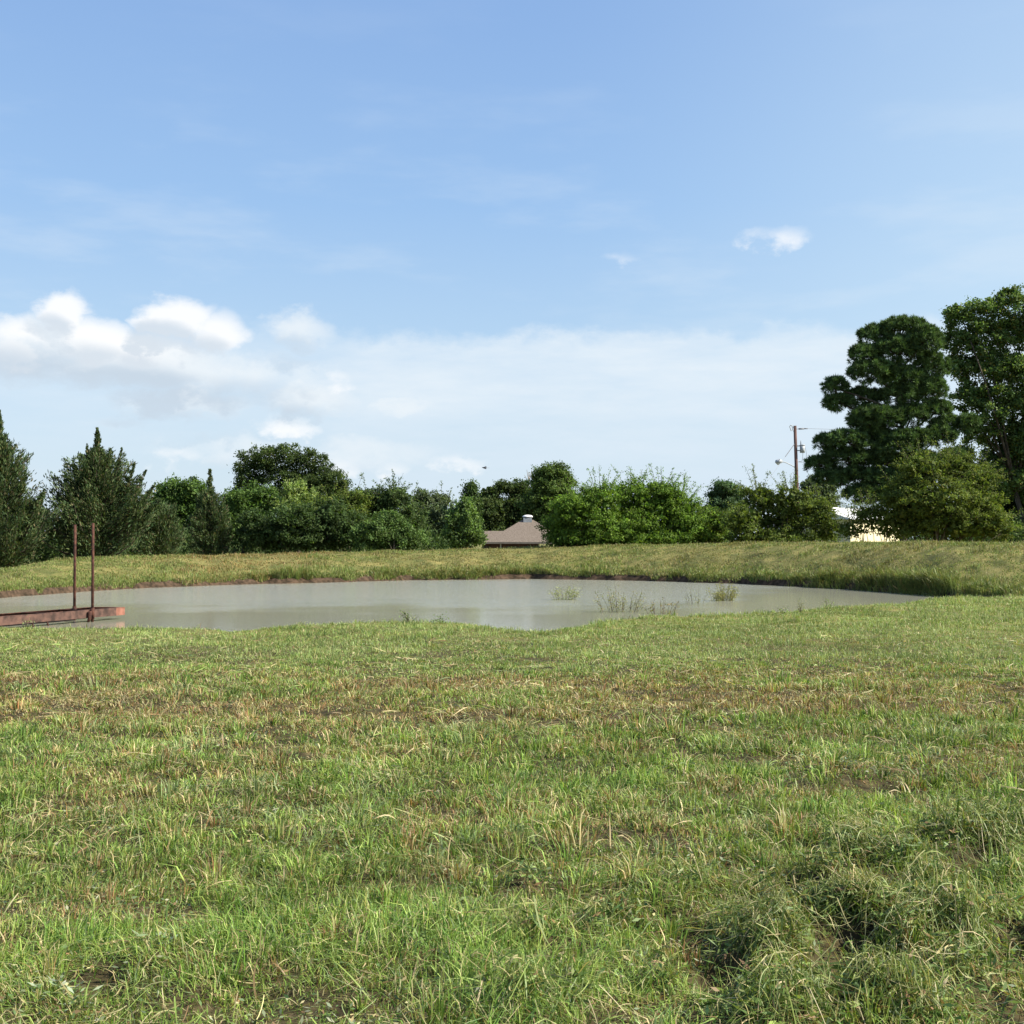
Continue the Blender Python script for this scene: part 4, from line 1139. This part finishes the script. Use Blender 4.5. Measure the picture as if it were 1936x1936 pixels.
# ------------------------------------------------------------------ power pole
def power_pole():
    d = 120.0; s = d / F
    b = ground_at(1511, d)
    root = empty('power_pole', b, 'wooden power pole with transformer and street lamp rising behind the bushes', 'power pole')
    top = P(1503, 805, d)
    acc = Acc(); acc.tube(np.stack([b - (0, 0, .5), (b + top) / 2, top]), [.20, .175, .15], n=12); acc.build('pole', M_polewood, root, b, True)
    # transformer can
    c = P(1517, 849, d - .1); acc = Acc()
    h = 14 * s; r = 4.6 * s
    acc.tube(np.stack([c + (0, 0, -h / 2), c + (0, 0, h / 2 - .02)]), [r, r], n=14)
    acc.tube(np.stack([c + (0, 0, h / 2 - .02), c + (0, 0, h / 2 + .05), c + (0, 0, h / 2 + .09)]), [r * 1.12, r * 1.12, r * .6], n=14)
    tf = acc.build('transformer', M_greymetal, root, b, True)
    acc = Acc(); acc.tube(np.stack([c + (-.15, 0, h / 2 + .08), c + (-.15, 0, h / 2 + .45)]), [.05, .03], n=8); acc.build('bushing', M_wire, tf, b, True)
    p = P(1507, 845, d)
    for dz in (.2, -.25):
        acc = Acc(); acc.box((p + c) / 2 + (0, 0, dz), (.5, .10, .08)); acc.build('bracket', M_wire, root, b)
    # insulator rod and fuse cutout
    acc = Acc(); acc.tube(np.stack([P(1504, 811, d), P(1510, 811, d)]), .025, n=6)
    acc.tube(np.stack([P(1510, 811, d), P(1520, 810.5, d)]), .07, n=8); acc.tube(np.stack([P(1520, 810.5, d), P(1527, 810.3, d)]), .05, n=8); acc.build('insulator', M_wire, root, b, True)
    acc = Acc()
    q = [P(u, v, d - .1) for u, v in ((1495, 804), (1493, 806), (1496, 814.5), (1499, 813), (1497.5, 805), (1495, 804))]
    acc.tube(np.stack(q), .05, n=6); acc.tube(np.stack([P(1498, 808, d - .1), P(1503, 807.5, d)]), .03, n=5); acc.build('fuse_cutout', M_greymetal, root, b)
    # lamp arm and head
    acc = Acc(); acc.tube(np.stack([P(1504, 884, d), P(1497, 880, d - .2), P(1488, 875.5, d - .4), P(1482, 873.3, d - .5), P(1477, 873.5, d - .6)]), .045, n=7); arm = acc.build('lamp_arm', M_greymetal, root, b, True)
    acc = Acc()
    hd = np.stack([P(1479, 872.8, d - .6), P(1476, 872.3, d - .62), P(1472, 872.2, d - .66), P(1468, 873.6, d - .7), P(1466.3, 875, d - .7)])
    acc.tube(hd, [.10, .20, .24, .20, .08], n=10); hdo = acc.build('lamp_head', M_greymetal, arm, b, True)
    c = P(1471, 876.5, d - .66); acc = Acc(); acc.tube(np.stack([c + (0, 0, .12), c, c + (0, 0, -.13)]), [.2, .17, .06], n=10); acc.build('lamp_lens', M_glass, arm, b, True)
    # wires that belong to the pole
    acc = Acc()
    acc.tube(np.stack([P(1503, 838, d), P(1494, 850.5, d - .8), P(1485, 863, d - 1.6)]), .035, n=5)
    acc.tube(np.stack([P(1485, 863, d - 1.6), P(1455, 904, d - 4.2), P(1425, 945, d - 6.8), P(1398, 985, d - 9)]), .014, n=4)
    acc.build('guy_wire', M_wire, root, b)
    for pts, r in (([(1518, 856, 0), (1517.5, 866, 0), (1516, 872, 0), (1510, 873, 0)], .018), ([(1522, 845, 0), (1525, 857, 0), (1524, 866, 0), (1521, 870, 0)], .016),
                   ([(1507, 873, 0), (1516, 874, 0), (1524, 872, 0), (1545, 874, 1)], .018), ([(1500, 814, 0), (1502, 824, 0), (1503, 835, 0)], .015)):
        acc = Acc(); acc.tube(np.stack([P(q[0], q[1], d + q[2]) for q in pts]), r, n=4); acc.build('drop_wire', M_wire, root, b)
    acc = Acc(); t = np.linspace(0, 1, 12)
    e0, e1 = P(1527, 810.3, d), P(2300, 770, d + 18)
    pts = e0[None] * (1 - t)[:, None] + e1[None] * t[:, None]; pts[:, 2] -= 1.2 * np.sin(t * math.pi)
    acc.tube(pts, .014, n=4)
    o = acc.build('power_line', M_wire, None, (0, 0, 0)); tag(o, 'thin overhead wire running from the pole into the pine', 'wire')


power_pole()


# ------------------------------------------------------------------ rusty pier frame
def pier():
    b = P(172, 1175, 33.3); b[2] = WATER
    root = empty('pier_frame', b, 'rusty steel pier frame with two tall pipe posts standing in the pond', 'pier')
    A, B = P(-170, 1173, 27.6), P(236, 1155, 34.4)          # centre line of the front beam
    zc = -.385; A[2] = B[2] = zc
    ax = (B - A) / np.linalg.norm(B - A); L = np.linalg.norm(B - A)
    nrm = np.array((ax[1], -ax[0], 0)); nrm = nrm if nrm[1] < 0 else -nrm      # towards the camera
    up = np.array((0, 0, 1.0)); hgt, tk, fl, W = .19, .012, .07, .95
    def pbox(acc, p0, p1, n, hz0, hz1, t0, t1):
        v = []
        for p in (p0, p1):
            for (t, z) in ((t0, hz0), (t1, hz0), (t1, hz1), (t0, hz1)): v.append(p + n * t + up * z)
        acc.add(v, [[(0, 1, 2, 3), (7, 6, 5, 4), (0, 4, 5, 1), (1, 5, 6, 2), (2, 6, 7, 3), (3, 7, 4, 0)]], (1, 1, 1))
    def channel(p0, p1, n, name, mat, lip=-1):
        acc = Acc()
        pbox(acc, p0, p1, n, -hgt / 2, hgt / 2, -tk, 0)
        pbox(acc, p0, p1, n, hgt / 2 + .001, hgt / 2 + tk, -fl, .004)
        pbox(acc, p0, p1, n, -hgt / 2 - tk, -hgt / 2 - .001, -fl, .004)
        return acc.build(name, mat, root, b)
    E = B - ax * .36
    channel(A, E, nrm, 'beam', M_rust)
    o = channel(E + ax * .002, B, nrm, 'sunlit_end', M_rust_sunlit); o['label'] = 'rusted end of the beam, coloured brighter orange as if sunlit'  # last stretch of the beam, sunlight put into its colour
    back = -nrm * W
    channel(A + back, B + back - ax * .2, -nrm, 'beam', M_rust_dark)
    channel(B - nrm * .03, B - ax * .2 + back * .97, ax, 'cross_beam', M_rust_sunlit)  # end face in the same painted sunlit tone
    for f in (.12, .36, .6, .8):
        channel(A + ax * L * f - nrm * .09, A + ax * L * f + back + nrm * .09, ax, 'cross_beam', M_rust_dark)
    acc = Acc()                                             # dark rail under the shore half, standing in for the beam's shadow
    pbox(acc, A, A + ax * (L - 2.0), nrm, -hgt / 2 - .055, -hgt / 2 - .02, -.10, -.03); acc.build('shade_rail', M_dark, root, b)
    def along(u, q):                                        # point of the beam line seen at column u
        k = (u - 968) / F; return A + ax * ((k * (A[1] + q[1]) - (A[0] + q[0])) / (ax[0] - k * ax[1])) + q
    for (u, q, vt) in ((176, nrm * .05, 989), (142, back + nrm * .12, 992)):
        p = along(u, q); top = P(u, vt, p[1]); acc = Acc()
        acc.tube(np.stack([(p[0], p[1], WATER - .5), (p[0], p[1], (WATER + top[2]) / 2), (p[0], p[1], top[2])]), [.037, .037, .037], n=14)
        ps = acc.build('post', M_rust_dark, root, b, True)
        acc = Acc(); acc.tube(np.stack([(p[0], p[1], -.52), (p[0], p[1], -.22)]), .052, n=14); acc.build('sleeve', M_rust_dark, ps, b, True)
    p = along(172, nrm * .08); acc = Acc()
    acc.tube(np.stack([p + (.0, 0, .08), p + (-.02, 0, -.12), p + (-.06, -.02, -.23)]), [.05, .05, .03], n=8); acc.build('clamp', M_rust_dark, root, b, True)
    for u in (62, 90):
        p = along(u, -nrm * .05); acc = Acc(); acc.tube(np.stack([p + (0, 0, -.1), p + (.14, -.12, -.36)]), .022, n=6); acc.build('leg', M_rust_dark, root, b)


pier()


# ------------------------------------------------------------------ flying bird
def bird():
    d = 42.0; c = P(917, 884.5, d); s = d / F
    root = empty('bird', c, 'small dark bird flying above the trees left of the house', 'bird')
    # body: a spindle with head at left, tail right
    acc = Acc()
    xs = np.array([-6.2, -5.2, -4.4, -3.4, -2, 0, 2, 3.6]) * s; rr = np.array([.05, .45, 1.0, 1.05, 1.6, 1.7, 1.1, .45]) * s
    acc.tube(np.stack([xs, np.zeros(8), np.array([.4, .5, .6, .5, .1, 0, .05, .1]) * s], 1), rr, n=10)
    # fanned tail
    k = np.array([(3, -.3, .1), (3, .3, .1), (8.2, 1.1, -.2), (8.6, 0, -.2), (8.2, -1.1, -.2)]) * s
    acc.add(np.concatenate([k, k - (0, 0, .18 * s)]), [[(0, 4, 3, 3)][:0] or [(0, 1, 2, 3)], [(0, 3, 4)], [(5, 8, 7, 6)], [(5, 9, 8)], [(0, 4, 9, 5), (4, 3, 8, 9), (3, 2, 7, 8), (2, 1, 6, 7)]], (1, 1, 1))
    # wings: far one raised, near one swept down
    for sg, zt in ((1, 3.6), (-1, -2.6)):
        w = np.array([(-2, .8 * sg, .7), (1.2, .8 * sg, .5), (2.4, 3.2 * sg, zt * .62), (2.6, 6 * sg, zt), (-.2, 4.6 * sg, zt * .8), (-1.8, 2.6 * sg, zt * .5)]) * s
        acc.add(np.concatenate([w, w - (0, 0, .22 * s)]), [[(0, 1, 2, 5), (5, 2, 3, 4), (6, 11, 8, 7), (11, 10, 9, 8)], [(i, (i + 1) % 6, (i + 1) % 6 + 6, i + 6) for i in range(6)]], (1, 1, 1))
    acc.build('body', M_feather, root, (0, 0, 0), False)


bird()


# ------------------------------------------------------------------ plants in and beside the pond
def water_plant(name, label, u, v, wpx, hpx, colors, nst=26, leaves=26, z=WATER, spread=1.0, cat='plant', group=None, leaf=.05, bare=False, ground=False):
    if ground:
        x, y = gpt(u, v, -.5); zz = float(height(np.array([x]), np.array([y]))[0]); b = np.array((x, y, zz))
    else:
        a, r = to_ar(u, v); b = np.array((r * math.sin(a), r * math.cos(a), z))
    s = b[1] / F; Wd, Ht = wpx * s / 2, hpx * s
    root = empty(name, b, label, cat, group)
    wood, acc = Acc(), Acc()
    for i in range(max(4, int(nst * .7))):
        th = rng.uniform(0, 6.28); q = rng.random() ** .5
        p0 = b + np.array((math.cos(th) * Wd * .7 * q, math.sin(th) * Wd * .5 * q, -.05))
        tip = b + np.array((math.cos(th) * Wd * q * spread * rng.uniform(.9, 1.3), math.sin(th) * Wd * q * .7, Ht * rng.uniform(.3, 1.12) * (1 - .3 * q * q)))
        if nst < 12: p0 = b + np.array((0, 0, -.05)) + rng.normal(0, .002, 3)
        kk = 5; t = np.linspace(0, 1, kk)[:, None]
        pts = p0 * (1 - t) + tip * t + np.sin(t * 3.14) * np.array((0, 0, .12 * Ht)) + rng.normal(0, .015, (kk, 3)) * t
        wood.tube(pts, np.linspace(.006, .003, kk), n=4)
        nl = int(leaves * 1.7); f = .1 + .9 * rng.random(nl)
        pp = np.stack([np.interp(f, t[:, 0], pts[:, j]) for j in range(3)], 1) + rng.normal(0, .055, (nl, 3))
        pp[:, 2] = np.maximum(pp[:, 2], b[2] + .01)
        if not bare or i % 3 == 0:
            sz = leaf * rng.uniform(.6, 1.4, nl)
            acc.leaves(pp, rdir(nl) + (0, 0, .5), rdir(nl) + (0, 0, .5), sz, sz * .42, pal(nl, colors))
    wood.build('stems', M_bark, root, b); acc.build('foliage', M_leaf, root, b)


PB = [(3, (.22, .24, .11)), (2, (.29, .30, .15)), (1, (.15, .17, .07))]
PO = [(3, (.17, .165, .06)), (2, (.26, .25, .09)), (1, (.13, .13, .045))]
PT = [(2, (.16, .17, .08)), (2, (.21, .19, .10)), (1, (.10, .11, .05))]
GW = 'bushes standing in the pond'
water_plant('water_bush', 'pale round bush standing alone in open water, farthest left of the pond bushes', 1067, 1134, 56, 30, PB, 34, 22, group=GW, cat='bush')
water_plant('water_bush', 'twiggy half-bare bush in the pond close to the grass bank', 1172, 1157, 100, 46, PT, 44, 15, group=GW, cat='bush', leaf=.05)
water_plant('water_bush', 'dense yellow-olive bush in the pond, farthest right', 1365, 1136, 62, 36, PO, 48, 30, group=GW, cat='bush')
water_plant('water_bush', 'thin sparse sprigs in the pond just left of the yellow-olive bush', 1312, 1142, 50, 32, PT, 12, 9, group=GW, cat='bush', leaf=.05)
water_plant('water_bush', 'low reddish sprigs along the bank between the twiggy bush and the sparse sprigs', 1250, 1161, 80, 28, [(2, (.17, .13, .07)), (1, (.12, .13, .05))], 22, 10, group=GW, cat='bush', leaf=.05)
GWD = 'weeds on the near pond edge'
WD = [(3, (.09, .14, .035)), (2, (.14, .19, .06)), (1, (.30, .30, .20))]
water_plant('weed', 'biggest leafy weed on the grassy hump of the near bank', 775, 1180, 42, 26, WD, 10, 12, ground=True, cat='weed', group=GWD)
water_plant('weed', 'low dark weed on the near bank just right of the biggest bank weed', 832, 1182, 40, 14, WD[:1], 9, 10, ground=True, cat='weed', group=GWD)
water_plant('weed', 'single upright dark weed at the near bank below the yellow-olive pond bush', 1513, 1163, 10, 30, PT, 4, 14, ground=True, cat='weed', group=GWD)
water_plant('weed', 'spindly pale weed at the near bank, farthest right of the weeds', 1565, 1160, 34, 34, WD, 7, 9, ground=True, cat='weed', group=GWD)
water_plant('weed', 'short bush weed with pale tips left of the upright dark weed', 1480, 1166, 26, 18, WD, 7, 10, ground=True, cat='weed', group=GWD)
water_plant('weed', 'pale flowering weed in front of the rusty beam', 52, 1190, 26, 34, [(2, (.30, .30, .18)), (2, (.12, .17, .05))], 7, 10, ground=True, cat='weed', group=GWD)
water_plant('weed', 'white-topped weed at the foot of the right rusty post', 188, 1189, 18, 16, [(2, (.40, .40, .32)), (2, (.12, .17, .05))], 5, 9, ground=True, cat='weed', group=GWD)
